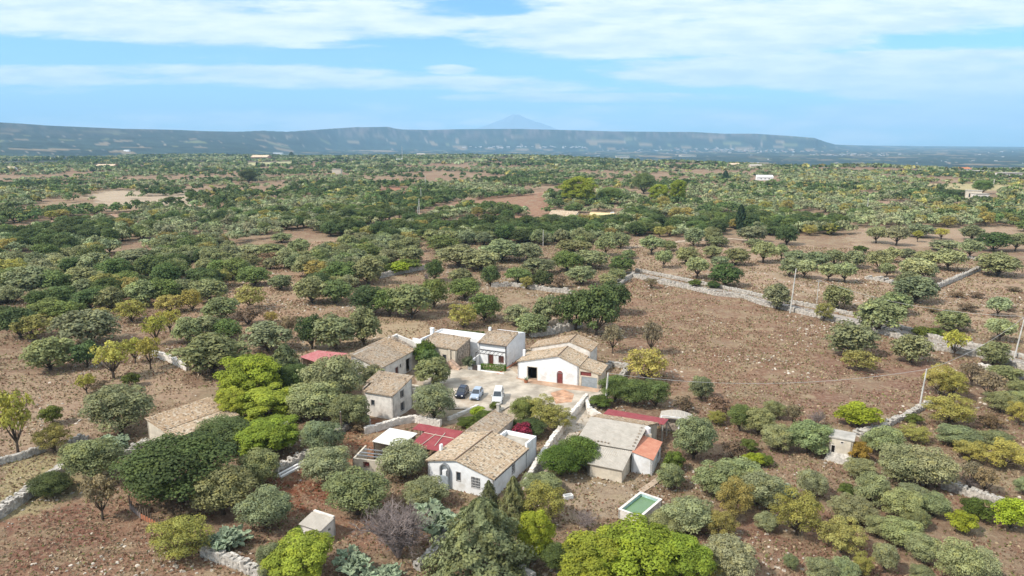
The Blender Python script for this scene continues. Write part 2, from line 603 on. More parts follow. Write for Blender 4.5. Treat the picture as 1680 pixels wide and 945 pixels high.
TAN, PINK, RED, DUST, FIELD, DRYG, GREEN = (0.265, 0.182, 0.115), (0.225, 0.140, 0.090), (0.23, 0.100, 0.058), (0.50, 0.40, 0.30), (0.235, 0.138, 0.088), (0.33, 0.27, 0.14), (0.10, 0.12, 0.045)
PATCHES = [
    (W([(1000, 470), (1040, 455), (1220, 492), (1400, 540), (1520, 575), (1600, 600), (1500, 670), (1350, 700), (1160, 665), (1080, 640), (1000, 560)]), FIELD),
    (W([(1350, 590), (1540, 590), (1520, 660), (1440, 695), (1320, 690), (1220, 660)]), (0.225, 0.125, 0.085)),
    (W([(0, 610), (120, 600), (260, 590), (330, 640), (300, 670), (200, 640), (180, 735), (0, 745)]), (0.33, 0.225, 0.15)),
    (W([(0, 770), (100, 740), (150, 730), (180, 780), (60, 850), (0, 850)]), DRYG),
    (W([(0, 850), (80, 830), (190, 800), (240, 850), (330, 900), (440, 945), (440, 960), (0, 960)]), (0.27, 0.155, 0.10)),
    (W([(0, 860), (120, 830), (180, 870), (150, 930), (60, 945), (0, 930)]), (0.21, 0.105, 0.07)),
    (W([(440, 780), (520, 755), (560, 790), (520, 840), (430, 850), (380, 860), (380, 830)]), (0.20, 0.075, 0.04)),
    (W([(545, 695), (640, 690), (625, 760), (560, 770)]), (0.25, 0.105, 0.055)),
    (W([(480, 800), (620, 850), (650, 900), (560, 900), (540, 850)]), (0.27, 0.15, 0.095)),
    (W([(690, 585), (830, 600), (1000, 640), (960, 660), (930, 700), (840, 690), (700, 690), (680, 640)]), DUST),
    (W([(900, 640), (960, 650), (945, 672), (895, 662)]), (0.48, 0.22, 0.12)),
    (W([(500, 540), (640, 520), (720, 535), (690, 555), (560, 600), (480, 600)]), (0.38, 0.27, 0.17)),
    (W([(880, 520), (960, 530), (1000, 560), (940, 560), (880, 550)]), (0.40, 0.29, 0.20)),
    (W([(920, 790), (1060, 775), (1040, 810), (1010, 850), (930, 860), (900, 830)]), (0.32, 0.24, 0.165)),
    (W([(1280, 700), (1380, 760), (1350, 800), (1250, 780)]), (0.26, 0.165, 0.11)),
    (W([(1200, 860), (1700, 800), (1700, 960), (1250, 960)]), (0.24, 0.135, 0.09)),
    (W([(1020, 395), (1250, 395), (1680, 440), (1680, 560), (1400, 500), (1250, 470), (1020, 440)]), (0.345, 0.235, 0.16)),
    (W([(330, 470), (480, 400), (600, 388), (620, 470), (540, 540), (420, 560), (300, 520)]), (0.33, 0.21, 0.135)),
    (W([(690, 395), (706, 395), (704, 445), (690, 445)]), (0.36, 0.22, 0.15)),
    (W([(590, 372), (690, 346), (740, 328), (905, 314), (900, 345), (760, 348), (690, 368), (600, 388)]), (0.36, 0.22, 0.145)),
    (W([(730, 335), (800, 322), (905, 316), (905, 365), (850, 362), (740, 350)]), (0.26, 0.135, 0.085)),
    (W([(610, 314), (640, 307), (680, 311), (665, 320), (620, 320)]), (0.31, 0.13, 0.08)),
    (W([(0, 378), (60, 365), (230, 347), (232, 356), (120, 372), (0, 394)]), (0.33, 0.20, 0.14)),
    (W([(135, 322), (185, 312), (330, 312), (330, 344), (255, 340), (180, 338)]), (0.42, 0.33, 0.24)),
    (W([(1400, 331), (1530, 327), (1520, 346), (1400, 350)]), (0.33, 0.21, 0.15)),
    (W([(1400, 375), (1680, 372), (1680, 400), (1400, 410)]), (0.335, 0.235, 0.16)),
    (W([(1500, 303), (1680, 300), (1680, 312), (1500, 314)]), (0.40, 0.34, 0.17)),
    (W([(0, 248.5), (195, 251.5), (195, 256), (0, 257)]), (0.50, 0.42, 0.25)),
    (W([(340, 248.5), (560, 248), (600, 250), (340, 252)]), (0.50, 0.38, 0.24)),
    (W([(405, 265), (480, 263), (480, 270), (405, 271)]), (0.46, 0.42, 0.22)),
    (W([(150, 268), (195, 266), (198, 274), (152, 276)]), (0.44, 0.26, 0.17)),
]


def build_ground():
    az = np.concatenate([np.arange(-180, -42, 3.0), np.arange(-42, 42.001, 0.13), np.arange(45, 180, 3.0)])
    rr = [3.0, 25.0, 45.0]
    r = 55.0
    while r < 27500:
        rr.append(r)
        r *= 1.0085 if r < 700 else (1.014 if r < 3500 else 1.02)
    rr.append(27500.0)
    rr = np.array(rr)
    A, R = np.meshgrid(np.radians(az), rr)
    X, Y = R * np.sin(A), R * np.cos(A)
    Z = terrain(X, Y)
    nr, na = X.shape
    # gentle roughness of the fields
    Z = Z + np.where(R < 640, (fbm(X / 2.2, Y / 2.2, 77, 3) - .5) * 0.16, 0)
    col = np.zeros((nr, na, 3))
    n1 = fbm(X / 26, Y / 26, 3)[..., None]
    n2 = fbm(X / 9, Y / 9, 8)[..., None]
    col[:] = np.array(TAN)
    col = col * (1 - sstep(n1, .42, .62)) + np.array(PINK) * sstep(n1, .42, .62)
    col = col * (1 - .7 * sstep(n2, .56, .72)) + np.array((0.22, 0.13, 0.085)) * .7 * sstep(n2, .56, .72)
    wx = X + (fbm(X / 5, Y / 5, 41) - .5) * np.minimum(R * .05, 22)
    wy = Y + (fbm(X / 5, Y / 5, 43) - .5) * np.minimum(R * .06, 22)
    for poly, c in PATCHES:
        m = in_poly(wx, wy, poly)[..., None]
        col = np.where(m, np.array(c) * (0.88 + 0.24 * n2), col)
    # far land: scrub and small fields seen from a distance
    f = sstep(R, 1300, 2300)[..., None]
    cell = vnoise(X / 150 + 3 * fbm(X / 400, Y / 400, 90), Y / 260, 91)[..., None]
    cell2 = fbm(X / 90, Y / 90, 95, 3)[..., None]
    far = np.array((0.030, 0.044, 0.034)) * (0.25 + 1.5 * cell2)
    far = np.where(cell > .80, np.array((0.20, 0.155, 0.10)), far)
    far = np.where(cell < .13, np.array((0.14, 0.15, 0.075)), far)
    hill = sstep(Z, 20, 170)[..., None]
    PA = np.degrees(np.arctan2(X, np.maximum(Y, 1)))
    gul = fbm(PA * 1.3 + 3.0 * fbm(PA * .7, R / 420, 64), R / 380, 97, 5)[..., None]
    mott = fbm(PA * 6, R / 170, 98, 4)[..., None]
    right = sstep(PA, -17, -13)[..., None]
    rk = sstep(gul + (mott - .5) * .8, .42, .66)
    veg = np.array((0.026, 0.036, 0.030)) * (.4 + 1.2 * mott)
    stone_l = np.array((0.055, 0.052, 0.045)) * (.6 + .8 * mott)
    stone_r = np.array((0.105, 0.085, 0.080)) * (.6 + .8 * mott)
    st_ = stone_l * (1 - right) + stone_r * right
    far = far * (1 - hill) + (veg * (1 - rk) + st_ * rk) * hill
    speck = sstep(vnoise(PA * 9, R / 130, 55), .90, .93)[..., None] * sstep(R, 2600, 3600)[..., None] * (1 - hill * .7)
    far = far * (1 - speck) + np.array((0.24, 0.20, 0.16)) * speck
    col = col * (1 - f) + far * f
    me = bpy.data.meshes.new('ground')
    nv = nr * na + 1
    me.vertices.add(nv)
    co = np.zeros((nv, 3), np.float32)
    co[:-1] = np.stack([X, Y, Z], -1).reshape(-1, 3)
    me.vertices.foreach_set('co', co.ravel())
    i, j = np.meshgrid(np.arange(nr - 1), np.arange(na), indexing='ij')
    j2 = (j + 1) % na
    q = np.stack([i * na + j, i * na + j2, (i + 1) * na + j2, (i + 1) * na + j], -1).reshape(-1, 4)[:, ::-1]
    tri = np.stack([np.full(na, nv - 1), np.arange(na), (np.arange(na) + 1) % na], -1)[:, ::-1]
    li = np.concatenate([q.ravel(), tri.ravel()]).astype(np.int32)
    me.loops.add(len(li))
    me.loops.foreach_set('vertex_index', li)
    tot = np.concatenate([np.full(len(q), 4), np.full(len(tri), 3)]).astype(np.int32)
    me.polygons.add(len(tot))
    me.polygons.foreach_set('loop_start', np.concatenate([[0], np.cumsum(tot)[:-1]]).astype(np.int32))
    me.polygons.foreach_set('loop_total', tot)
    a = me.attributes.new('soil', 'FLOAT_COLOR', 'POINT')
    c4 = np.ones((nv, 4), np.float32)
    c4[:-1, :3] = col.reshape(-1, 3)
    c4[-1, :3] = TAN
    a.data.foreach_set('color', c4.ravel())
    me.update(calc_edges=True)
    me.polygons.foreach_set('use_smooth', [True] * len(me.polygons))
    m, nt = new_mat('soil and dry grass')
    g = N(nt)
    at = g.node('ShaderNodeAttribute', attribute_name='soil').outputs['Color']
    ge = g.node('ShaderNodeNewGeometry').outputs['Position']
    nA = g.noise(ge, 1.1, 8, 0.72)
    nB = g.noise(ge, 0.22, 6, 0.6)
    nC = g.noise(ge, 3.6, 4, 0.7)
    c = g.mix(g.math('MULTIPLY', g.step(nA, 0.47, 0.66), 0.55), at, (0.44, 0.34, 0.23))
    c = g.mix(g.math('MULTIPLY', g.math('SUBTRACT', 1.0, g.step(nA, 0.30, 0.46)), 0.85), c, (0.115, 0.056, 0.034))
    c = g.mix(g.math('MULTIPLY', g.step(nB, 0.46, 0.68), 0.55), c, (0.38, 0.31, 0.19))
    mp = g.node('ShaderNodeMapping')
    mp.inputs['Rotation'].default_value = (0, 0, 0.62)
    mp.inputs['Scale'].default_value = (0.10, 1.25, 1)
    g.link(ge, mp.inputs[0])
    nP = g.noise(mp.outputs[0], 1.0, 4, 0.6)
    c = g.mix(g.math('MULTIPLY', g.step(nP, 0.50, 0.64), 0.32), c, (0.15, 0.10, 0.07))
    nD = g.noise(ge, 0.06, 5, 0.6)
    c = g.mix(g.math('MULTIPLY', g.step(nD, 0.52, 0.66), 0.4), c, (0.30, 0.25, 0.16))
    c = g.mix(g.math('MULTIPLY', g.step(nC, 0.60, 0.72), 0.22), c, (0.58, 0.50, 0.40))
    c = g.mix(g.math('MULTIPLY', g.math('SUBTRACT', 1.0, g.step(nC, 0.26, 0.40)), 0.55), c, (0.09, 0.06, 0.04))
    # fine speckle only near; the far land keeps its own colours
    cd = g.node('ShaderNodeVectorMath', operation='LENGTH')
    g.link(ge, cd.inputs[0])
    c = g.mix(g.step(cd.outputs['Value'], 500.0, 1600.0), c, at)
    g.out(g.bsdf(c, 0.97, 0.08, g.bump(g.math('ADD', nA, g.math('MULTIPLY', nC, .6)), 1.0, 0.35)))
    me.materials.append(m)
    o = link('ground', me)
    tag(o, kind='structure')


build_ground()

# distant volcano
def volcano():
    D = 26500.0
    r = ray(846, 188)
    px, py = r[0] / r[1] * D, D
    top = H + r[2] / r[1] * D
    nr, na = 26, 72
    v, f = [], []
    for i in range(nr):
        t = i / (nr - 1)
        R = 110 + t ** 1.4 * 5200
        for k in range(na):
            a = 2 * math.pi * k / na
            nz = float(fbm(np.array([math.cos(a) * 3 + t * 4]), np.array([math.sin(a) * 3 + 5]), 61)[0]) - .5
            z = -80 + (top + 80) * (math.exp(-(R - 110) / 1750.0)) + nz * 190 * math.sin(math.pi * min(1, t * 1.4)) + (10 * math.sin(a * 2) if i == 0 else 0)
            v.append((px + R * math.cos(a) * 1.15, py + R * math.sin(a), z))
    for i in range(nr - 1):
        for k in range(na):
            f.append((i * na + k, (i + 1) * na + k, (i + 1) * na + (k + 1) % na, i * na + (k + 1) % na))
    f.append(tuple(range(na)))
    me = bpy.data.meshes.new('mountain')
    me.from_pydata(v, [], f)
    me.materials.append(simple('hazed far mountain rock', (0.24, 0.27, 0.31), 0.95, 0.1))  # rock paled towards blue, putting distance haze into its colour
    tag(link('mountain', me), kind='structure')


volcano()

# haze: one closed box round camera and scene
def haze():
    mb = MB().box(-29000, 29000, -29000, 29000, -700, 1400)
    m, nt = new_mat('haze air')
    g = N(nt)
    pv = g.node('ShaderNodeVolumePrincipled')
    pv.inputs['Color'].default_value = HAZE_COL
    pv.inputs['Density'].default_value = HAZE_D
    pv.inputs['Anisotropy'].default_value = 0.0
    o = g.node('ShaderNodeOutputMaterial')
    g.link(pv.outputs[0], o.inputs['Volume'])
    tag(mb.build('haze', m), kind='stuff')


haze()


# ------------------------------------------------------------------ yard, lanes and paths (sheets above the soil)
def sheet(name, pts, z, mat, kind='structure', seg=None):
    me = bpy.data.meshes.new(name)
    bm = bmesh.new()
    vs = [bm.verts.new((p[0], p[1], z)) for p in pts]
    f = bm.faces.new(vs)
    if f.normal.z < 0:
        f.normal_flip()
    bmesh.ops.triangulate(bm, faces=bm.faces[:])
    bm.to_mesh(me)
    bm.free()
    me.materials.append(mat)
    return tag(link(name, me), kind=kind)


def ribbon(name, pts, w, z, mat):
    pts = [Vector((p[0], p[1], z)) for p in pts]
    L, R = [], []
    for i, p in enumerate(pts):
        d = (pts[min(i + 1, len(pts) - 1)] - pts[max(i - 1, 0)]).normalized()
        n = Vector((-d.y, d.x, 0))
        L.append(p + n * w / 2)
        R.append(p - n * w / 2)
    return sheet(name, L + R[::-1], z, mat)


M['yard'] = simple('dusty concrete yard', (0.46, 0.40, 0.32), 0.95, 0.1, var=0.16, scale=0.35, bump=0.02, stain=((0.34, 0.25, 0.17), 0.9))
M['lane'] = simple('old asphalt lane', (0.33, 0.29, 0.25), 0.95, 0.1, var=0.1, scale=0.4, stain=((0.30, 0.26, 0.21), 0.5))
M['path'] = simple('trodden earth path', (0.44, 0.34, 0.25), 0.95, 0.1, var=0.15, scale=0.8)
sheet('courtyard', [U(*p) for p in ((692, 640), (700, 608), (770, 606), (835, 604), (850, 616), (900, 626), (950, 636), (985, 640), (975, 655), (962, 668), (945, 690), (925, 700), (880, 668), (835, 668), (800, 690), (770, 672), (735, 672), (700, 660))], 0.16, M['yard'])
ribbon('lane', [U(*p) for p in ((862, 800), (900, 752), (945, 702), (975, 660), (990, 645))], 2.6, 0.15, M['yard'])
ribbon('lane', [U(*p) for p in ((1030, 447), (1060, 453), (1135, 469), (1200, 480), (1254, 494), (1320, 508), (1405, 526), (1475, 544), (1550, 565), (1620, 578), (1720, 608))], 3.2, 0.15, M['lane'])
ribbon('lane', [U(*p) for p in ((1046, 450), (1015, 462), (1006, 474))], 4.0, 0.156, M['yard'])
ribbon('path', [U(*p) for p in ((1085, 783), (1070, 795), (1050, 808))], 0.9, 0.15, M['path'])
ribbon('path', [U(*p) for p in ((1020, 410), (1050, 404), (1120, 396), (1200, 392), (1240, 396))], 4, 0.15, M['path'])
ribbon('path', [U(*p) for p in ((816, 615), (866, 583))], 0.5, 0.168, M['clay'])
sheet('paving', [U(*p) for p in ((903, 646), (925, 640), (942, 648), (938, 661), (912, 664))], 0.168, simple('orange worn paving', (0.50, 0.29, 0.18), 0.9, 0.1, var=0.2, scale=0.9, bump=.02, stain=((0.5, 0.4, 0.3), 0.8)))
sheet('paving', [U(*p) for p in ((850, 618), (905, 627), (965, 636), (985, 640), (980, 645), (930, 640), (870, 630), (846, 622))], 0.164, simple('reddish dusty apron', (0.46, 0.30, 0.2), 0.95, 0.1, var=0.15, scale=0.5, stain=((0.55, 0.45, 0.34), 0.6)))
GZ = 0.0


# ------------------------------------------------------------------ buildings
def wall_run(mb, p0, p1, prof, holes=(), t=0.3, z0=-0.3):
    """wall from p0 to p1 (local xy), thickness inward (left of direction), prof=[(s,z)..], holes=[(s0,s1,z0,z1)]"""
    p0, p1 = Vector((*p0, 0)), Vector((*p1, 0))
    L = (p1 - p0).length
    d = (p1 - p0) / L
    n = Vector((-d.y, d.x, 0)) * t
    cuts = sorted({0.0, L, *[s for s, _ in prof], *[h[0] for h in holes], *[h[1] for h in holes]})
    cuts = [c for c in cuts if 0 <= c <= L + 1e-6]
    zs = lambda s: float(np.interp(s, [a for a, _ in prof], [b for _, b in prof]))
    for a, b in zip(cuts[:-1], cuts[1:]):
        if b - a < 1e-4:
            continue
        mid = (a + b) / 2
        hs = sorted([(h[2], h[3]) for h in holes if h[0] < mid < h[1]])
        lo = z0
        segs = []
        for h0, h1 in hs:
            if h0 > lo:
                segs.append((lo, lo, h0, h0))
            lo = h1
        segs.append((lo, lo, zs(a), zs(b)))
        A, B = p0 + d * a, p0 + d * b
        for (la, lb, ta, tb) in segs:
            mb.hexa([A + Vector((0, 0, la)), B + Vector((0, 0, lb)), B + n + Vector((0, 0, lb)), A + n + Vector((0, 0, la)),
                     A + Vector((0, 0, ta)), B + Vector((0, 0, tb)), B + n + Vector((0, 0, tb)), A + n + Vector((0, 0, ta))])


def on_wall(p0, p1, s, z, out=0.0):
    p0, p1 = Vector((*p0, 0)), Vector((*p1, 0))
    d = (p1 - p0).normalized()
    n = Vector((-d.y, d.x, 0))
    return p0 + d * s - n * out + Vector((0, 0, z)), d, n


def panel(mb, p0, p1, s0, s1, z0, z1, inn=0.0, th=0.05):
    """thin box on the wall line, its outer face 'inn' behind the outer wall face"""
    A, d, n = on_wall(p0, p1, s0, 0, -inn)
    B, _, _ = on_wall(p0, p1, s1, 0, -inn)
    t = n * th
    mb.hexa([A + Vector((0, 0, z0)), B + Vector((0, 0, z0)), B + t + Vector((0, 0, z0)), A + t + Vector((0, 0, z0)),
             A + Vector((0, 0, z1)), B + Vector((0, 0, z1)), B + t + Vector((0, 0, z1)), A + t + Vector((0, 0, z1))])


def frame_bars(mb, p0, p1, s0, s1, z0, z1, w=0.08, inn=-0.03, th=0.1):
    panel(mb, p0, p1, s0 - w, s0, z0 - w, z1 + w, inn, th)
    panel(mb, p0, p1, s1, s1 + w, z0 - w, z1 + w, inn, th)
    panel(mb, p0, p1, s0, s1, z0 - w, z0, inn, th)
    panel(mb, p0, p1, s0, s1, z1, z1 + w, inn, th)


def window(root, p0, p1, h, pane=None, frame=None, bars=0, name='window', cross=False):
    s0, s1, z0, z1 = h
    mb = MB()
    frame_bars(mb, p0, p1, s0, s1, z0, z1)
    if cross:
        panel(mb, p0, p1, (s0 + s1) / 2 - .03, (s0 + s1) / 2 + .03, z0, z1, 0.09, .04)
    w = mb.build(name, frame or M['frame'], root)
    mb = MB()
    panel(mb, p0, p1, s0, s1, z0, z1, 0.16, 0.04)
    mb.build('pane', pane or M['glass'], w)
    if bars:
        mb = MB()
        for k in range(1, bars + 1):
            s = s0 + (s1 - s0) * k / (bars + 1)
            panel(mb, p0, p1, s - .02, s + .02, z0, z1, -0.05, .03)
        for k in (1, 2, 3):
            z = z0 + (z1 - z0) * k / 4
            panel(mb, p0, p1, s0, s1, z - .02, z + .02, -0.085, .03)
        mb.build('grille', M['frame'], w)
    return w


def door(root, p0, p1, h, mat, frame=None, arched=False):
    s0, s1, z0, z1 = h
    mb = MB()
    panel(mb, p0, p1, s0, s1, z0, z1, 0.10, 0.06)
    d = mb.build('door', mat, root)
    mb = MB()
    frame_bars(mb, p0, p1, s0, s1, z0, z1, .09, -.025, .09)
    mb.build('frame', frame or M['greyframe'], d)
    mb = MB()
    panel(mb, p0, p1, s1 - .16, s1 - .10, z0 + 1.0, z0 + 1.12, .05, .05)
    mb.build('handle', M['darkmetal'], d)
    if arched:
        mb = MB()
        n = 8
        c = (s0 + s1) / 2
        r = (s1 - s0) / 2
        for k in range(n):
            a0, a1 = math.pi * k / n, math.pi * (k + 1) / n
            x0, x1 = c + r * math.cos(a1), c + r * math.cos(a0)
            panel(mb, p0, p1, x0, x1, z1 + .09, z1 + .09 + r * .7 * min(math.sin(a0) + .001, math.sin(a1) + .001) + .02, -.02, .06)
        mb.build('arch_head', mat, d)
    return d


def ridge_bits(mb, a, b, w=0.16):
    a, b = Vector(a), Vector(b)
    L = (b - a).length
    k = max(1, int(L / 0.45))
    for i in range(k):
        p = a.lerp(b, i / k)
        q = a.lerp(b, (i + .92) / k)
        mb.tube([p + Vector((0, 0, .03 + random.uniform(-.01, .02))), q + Vector((0, 0, .03))], [w * random.uniform(.6, .75), w * random.uniform(.5, .62)], 6)


def tile_rows(mb, a, b, c, d, t=0.14, rough=0.02):
    """roof slope a-b is the eave, d-c the ridge; real raised tile courses so that the outline is not ruler straight"""
    a, b, c, d = map(Vector, (a, b, c, d))
    lu, lv = (b - a).length, (d - a).length
    nrow = max(2, int(lv / 0.42))
    nx = max(2, int(lu / 1.1))
    nrm = (b - a).cross(d - a).normalized()
    if nrm.z < 0:
        nrm = -nrm
    # soft sag of an old roof
    def P(i, j, lift):
        s, v = i / nx, j / nrow
        p = a.lerp(b, s).lerp(d.lerp(c, s), v)
        sag = -0.12 * math.sin(math.pi * s) * math.sin(math.pi * min(1, v * 1.0)) * min(1, lu / 8)
        h = (hash((i * 31 + j * 17 + int(lu * 100))) % 100 / 100 - .5) * rough
        return p + nrm * (lift + h) + Vector((0, 0, sag))
    for j in range(nrow):
        for i in range(nx):
            q = [P(i, j, 0.06), P(i + 1, j, 0.06), P(i + 1, j + 1, 0.02), P(i, j + 1, 0.02)]
            u0, u1, v0, v1 = i / nx * lu, (i + 1) / nx * lu, j / nrow * lv, (j + 1) / nrow * lv
            mb.face(q, [(u0, v0), (u1, v0), (u1, v1), (u0, v1)])
            mb.face([P(i, j, 0.0), P(i + 1, j, 0.0), q[1], q[0]], [(u0, v0), (u1, v0), (u1, v0 + .05), (u0, v0 + .05)])
    mb.slab(a, b, c, d, t)
    return mb


def bld(name, label, cat, x, y, ang):
    return empty(name, (x, y, 0), rad(ang), label, cat)


# --- A: the white house in front
A = bld('farmhouse', 'white farmhouse with broad tan tiled roof, arched grey cabinet on its front gable', 'house', -11.25, 86.9, -26.6)
w, d = 9.9, 9.9
fr, rt, bk, lf = ((0, 0), (w, 0)), ((w, 0), (w, d)), ((w, d), (0, d)), ((0, d), (0, 0))
mb = MB()
h1, h2, h3 = (4.45, 5.05, 1.45, 2.65), (6.7, 7.95, 1.0, 2.5), (5.3, 6.2, 1.1, 2.4)
wall_run(mb, *fr, [(0, 3.35), (4.4, 4.25), (w, 2.95)], [h1, h2])
wall_run(mb, *rt, [(0, 2.95), (d, 2.95)], [h3])
wall_run(mb, *bk, [(0, 2.95), (5.5, 4.25), (w, 3.35)])
wall_run(mb, *lf, [(0, 3.35), (d, 3.35)])
mb.build('wall', M['white'], A)
mb = MB()
tile_rows(mb, (-.25, d + .2, 3.37), (-.25, -.25, 3.37), (4.4, -.25, 4.42), (4.4, d + .2, 4.42))
tile_rows(mb, (w + .3, -.25, 2.98), (w + .3, d + .2, 2.98), (4.4, d + .2, 4.42), (4.4, -.25, 4.42))
ridge_bits(mb, (4.4, -.25, 4.45), (4.4, d + .2, 4.45))
rf = mb.build('roof', M['tilepale'], A)
mb = MB()
mb.tube([(w + .36, -.2, 2.88), (w + .36, d, 2.88)], [.06, .06])
mb.build('gutter', M['darkmetal'], rf)
mb = MB().box(-.1, .22, 3.0, 3.5, 3.3, 4.3)
mb.build('chimney', M['white'], rf)
window(A, *fr, h1, bars=0, frame=M['greyframe'])
window(A, *fr, h2, bars=5)
window(A, *rt, h3, bars=2)
# arched cabinet against the gable
mb = MB()
mb.box(2.15, 3.45, -.55, -.01, 0.0, 1.9)
mb.build('cabinet', M['greymetal'], A, bevel=.03)
mb = MB()
pts = []
nseg = 10
for k in range(nseg):
    a0, a1 = math.pi * k / nseg, math.pi * (k + 1) / nseg
    for (aa, bb) in ((a0, a1),):
        x0, z0 = 2.8 + .66 * math.cos(aa), 2.9 + .66 * math.sin(aa)
        x1, z1 = 2.8 + .66 * math.cos(bb), 2.9 + .66 * math.sin(bb)
        xi0, zi0 = 2.8 + .52 * math.cos(aa), 2.9 + .52 * math.sin(aa)
        xi1, zi1 = 2.8 + .52 * math.cos(bb), 2.9 + .52 * math.sin(bb)
        mb.hexa([(x0, -.5, z0), (x1, -.5, z1), (xi1, -.5, zi1), (xi0, -.5, zi0), (x0, -.01, z0), (x1, -.01, z1), (xi1, -.01, zi1), (xi0, -.01, zi0)])
mb.box(2.14, 2.28, -.5, -.01, 1.9, 2.9).box(3.32, 3.46, -.5, -.01, 1.9, 2.9)
mb.build('arch', M['steel'], A)
MB().box(2.5, 3.1, -.42, -.012, 1.92, 2.65).build('meter_box', M['white'], A, bevel=.02)
MB().box(2.1, 3.5, -.7, -.004, -.1, .10).build('plinth', M['concrete'], A)
# lower block behind its right corner
mb = MB()
wall_run(mb, (w + .06, d + .01), (w + .06, d + 3.2), [(0, 3.75), (3.2, 3.6)])
wall_run(mb, (w + .06, d + 3.2), (5, d + 3.2), [(0, 3.6), (4.9, 3.6)])
wall_run(mb, (5, d + 3.2), (5, d + .01), [(0, 3.6), (3.2, 3.7)])
mb.build('parapet', M['white'], A)
MB().box(5.3, w - .26, d + .05, d + 2.88, 2.9, 3.05).build('flat_roof', M['screed'], A)
# wing
mb = MB()
wl = (0, d + 9.6)
wall_run(mb, (3.4, d + 3.25), (3.0, d + 9.6), [(0, 2.6), (6.4, 2.6)], [(1.5, 2.4, 0, 2.1)])
wall_run(mb, (3.0, d + 9.6), (0, d + 9.6), [(0, 2.6), (3, 3.5)])
wall_run(mb, (0, d + 9.6), (0, d + .05), [(0, 3.5), (9.5, 3.5)])
mb.build('wing_wall', M['cream'], A)
mb = MB()
tile_rows(mb, (3.6, d + .25, 2.65), (3.2, d + 9.8, 2.65), (-.2, d + 9.8, 3.62), (-.2, d + .25, 3.62))
mb.build('wing_roof', M['tilegrey'], A)
mb = MB().box(.3, .75, d + 9.15, d + 9.6, 3.3, 4.6).box(.22, .83, d + 9.07, d + 9.68, 4.6, 4.72)
mb.build('chimney', M['concrete'], A)

# --- B: the big barn
B = bld('barn', 'large white plastered barn with pale tiled gable roofs, dark opening and red door', 'barn', 1.12, 129.3, -20.7)
w = 12.1
mb = MB()
fr = ((0, 0), (w, 0))
hb = [(2.0, 3.9, 0, 2.7), (7.95, 9.0, 0, 2.15)]
wall_run(mb, *fr, [(0, 3.5), (8.1, 5.45), (w, 4.0)], hb)
wall_run(mb, (w, 0), (w, 6.5), [(0, 4.0), (6.5, 4.0)])
wall_run(mb, (0, 6.5), (0, 0), [(0, 3.5), (6.5, 3.5)])
mb.build('front_wall', M['white'], B)
mb = MB()
wall_run(mb, (.4, 6.52), (12.7, 6.52), [(0, 4.5), (8, 6.5), (12.3, 5.1)])
wall_run(mb, (12.7, 6.52), (12.7, 11.8), [(0, 5.1), (5.3, 5.1)])
wall_run(mb, (12.7, 11.8), (.4, 11.8), [(0, 5.1), (4.3, 6.5), (12.3, 4.5)])
wall_run(mb, (.4, 11.8), (.4, 6.52), [(0, 4.5), (5.3, 4.5)])
mb.build('rear_wall', M['oldplaster'], B)
mb = MB()
tile_rows(mb, (-.25, 6.6, 3.52), (-.25, -.22, 3.52), (8.1, -.22, 5.58), (8.1, 6.6, 5.58))
tile_rows(mb, (w + .2, -.22, 3.98), (w + .2, 6.6, 3.98), (8.1, 6.6, 5.58), (8.1, -.22, 5.58))
ridge_bits(mb, (8.1, -.2, 5.62), (8.1, 6.5, 5.62))
mb.build('roof', M['tilepale'], B)
mb = MB()
tile_rows(mb, (.15, 12.1, 4.5), (.15, 6.4, 4.5), (8.4, 6.4, 6.62), (8.4, 12.1, 6.62))
tile_rows(mb, (12.95, 6.4, 5.12), (12.95, 12.1, 5.12), (8.4, 12.1, 6.62), (8.4, 6.4, 6.62))
ridge_bits(mb, (8.4, 6.4, 6.66), (8.4, 12.1, 6.66))
mb.build('roof', M['tile'], B)
# annex
mb = MB()
ha = [(.55, 3.55, .0, 2.0), (.3, 2.4, 2.15, 2.95)]
wall_run(mb, (w + .01, .1), (w + 4, .1), [(0, 3.75), (4, 2.75)], ha)
wall_run(mb, (w + 4, .1), (w + 4, 5.6), [(0, 2.75), (5.5, 2.9)])
wall_run(mb, (w + 4, 5.6), (w + .6, 5.6), [(0, 2.9), (3.4, 3.7)])
mb.build('annex_wall', M['cream'], B)
mb = MB()
tile_rows(mb, (w + 4.3, -.1, 2.80), (w + 4.3, 5.8, 2.95), (w + .02, 5.8, 3.9), (w + .02, -.1, 3.9))
mb.build('annex_roof', M['tilepale'], B)
mb = MB()
for k in range(9):
    panel(mb, (w + .01, .1), (w + 4, .1), .56, 3.54, .02 + k * .22, .02 + k * .22 + .21, .06 + (.02 if k % 2 else 0), .04)
mb.build('roller_shutter', M['greymetal'], B)
mb = MB()
panel(mb, (w + .01, .1), (w + 4, .1), .3, 2.4, 2.15, 2.95, .2, .04)
mb.build('brick_infill', M['redwood'], B)
mb = MB()
panel(mb, *fr, 2.0, 3.9, 0.0, 2.7, 1.6, .05)
mb.build('barn_opening_shade', M['dark'], B)  # near-black sheet painting the shade behind the barn opening
mb = MB()
frame_bars(mb, *fr, 2.0, 3.9, 0.02, 2.7, .12, -.02, .1)
mb.build('door_surround', M['cream'], B)
door(B, *fr, hb[1], M['redwood'], arched=True)
MB().box(-.15, .3, 3.2, 3.7, 3.4, 4.9).build('chimney', M['white'], B)

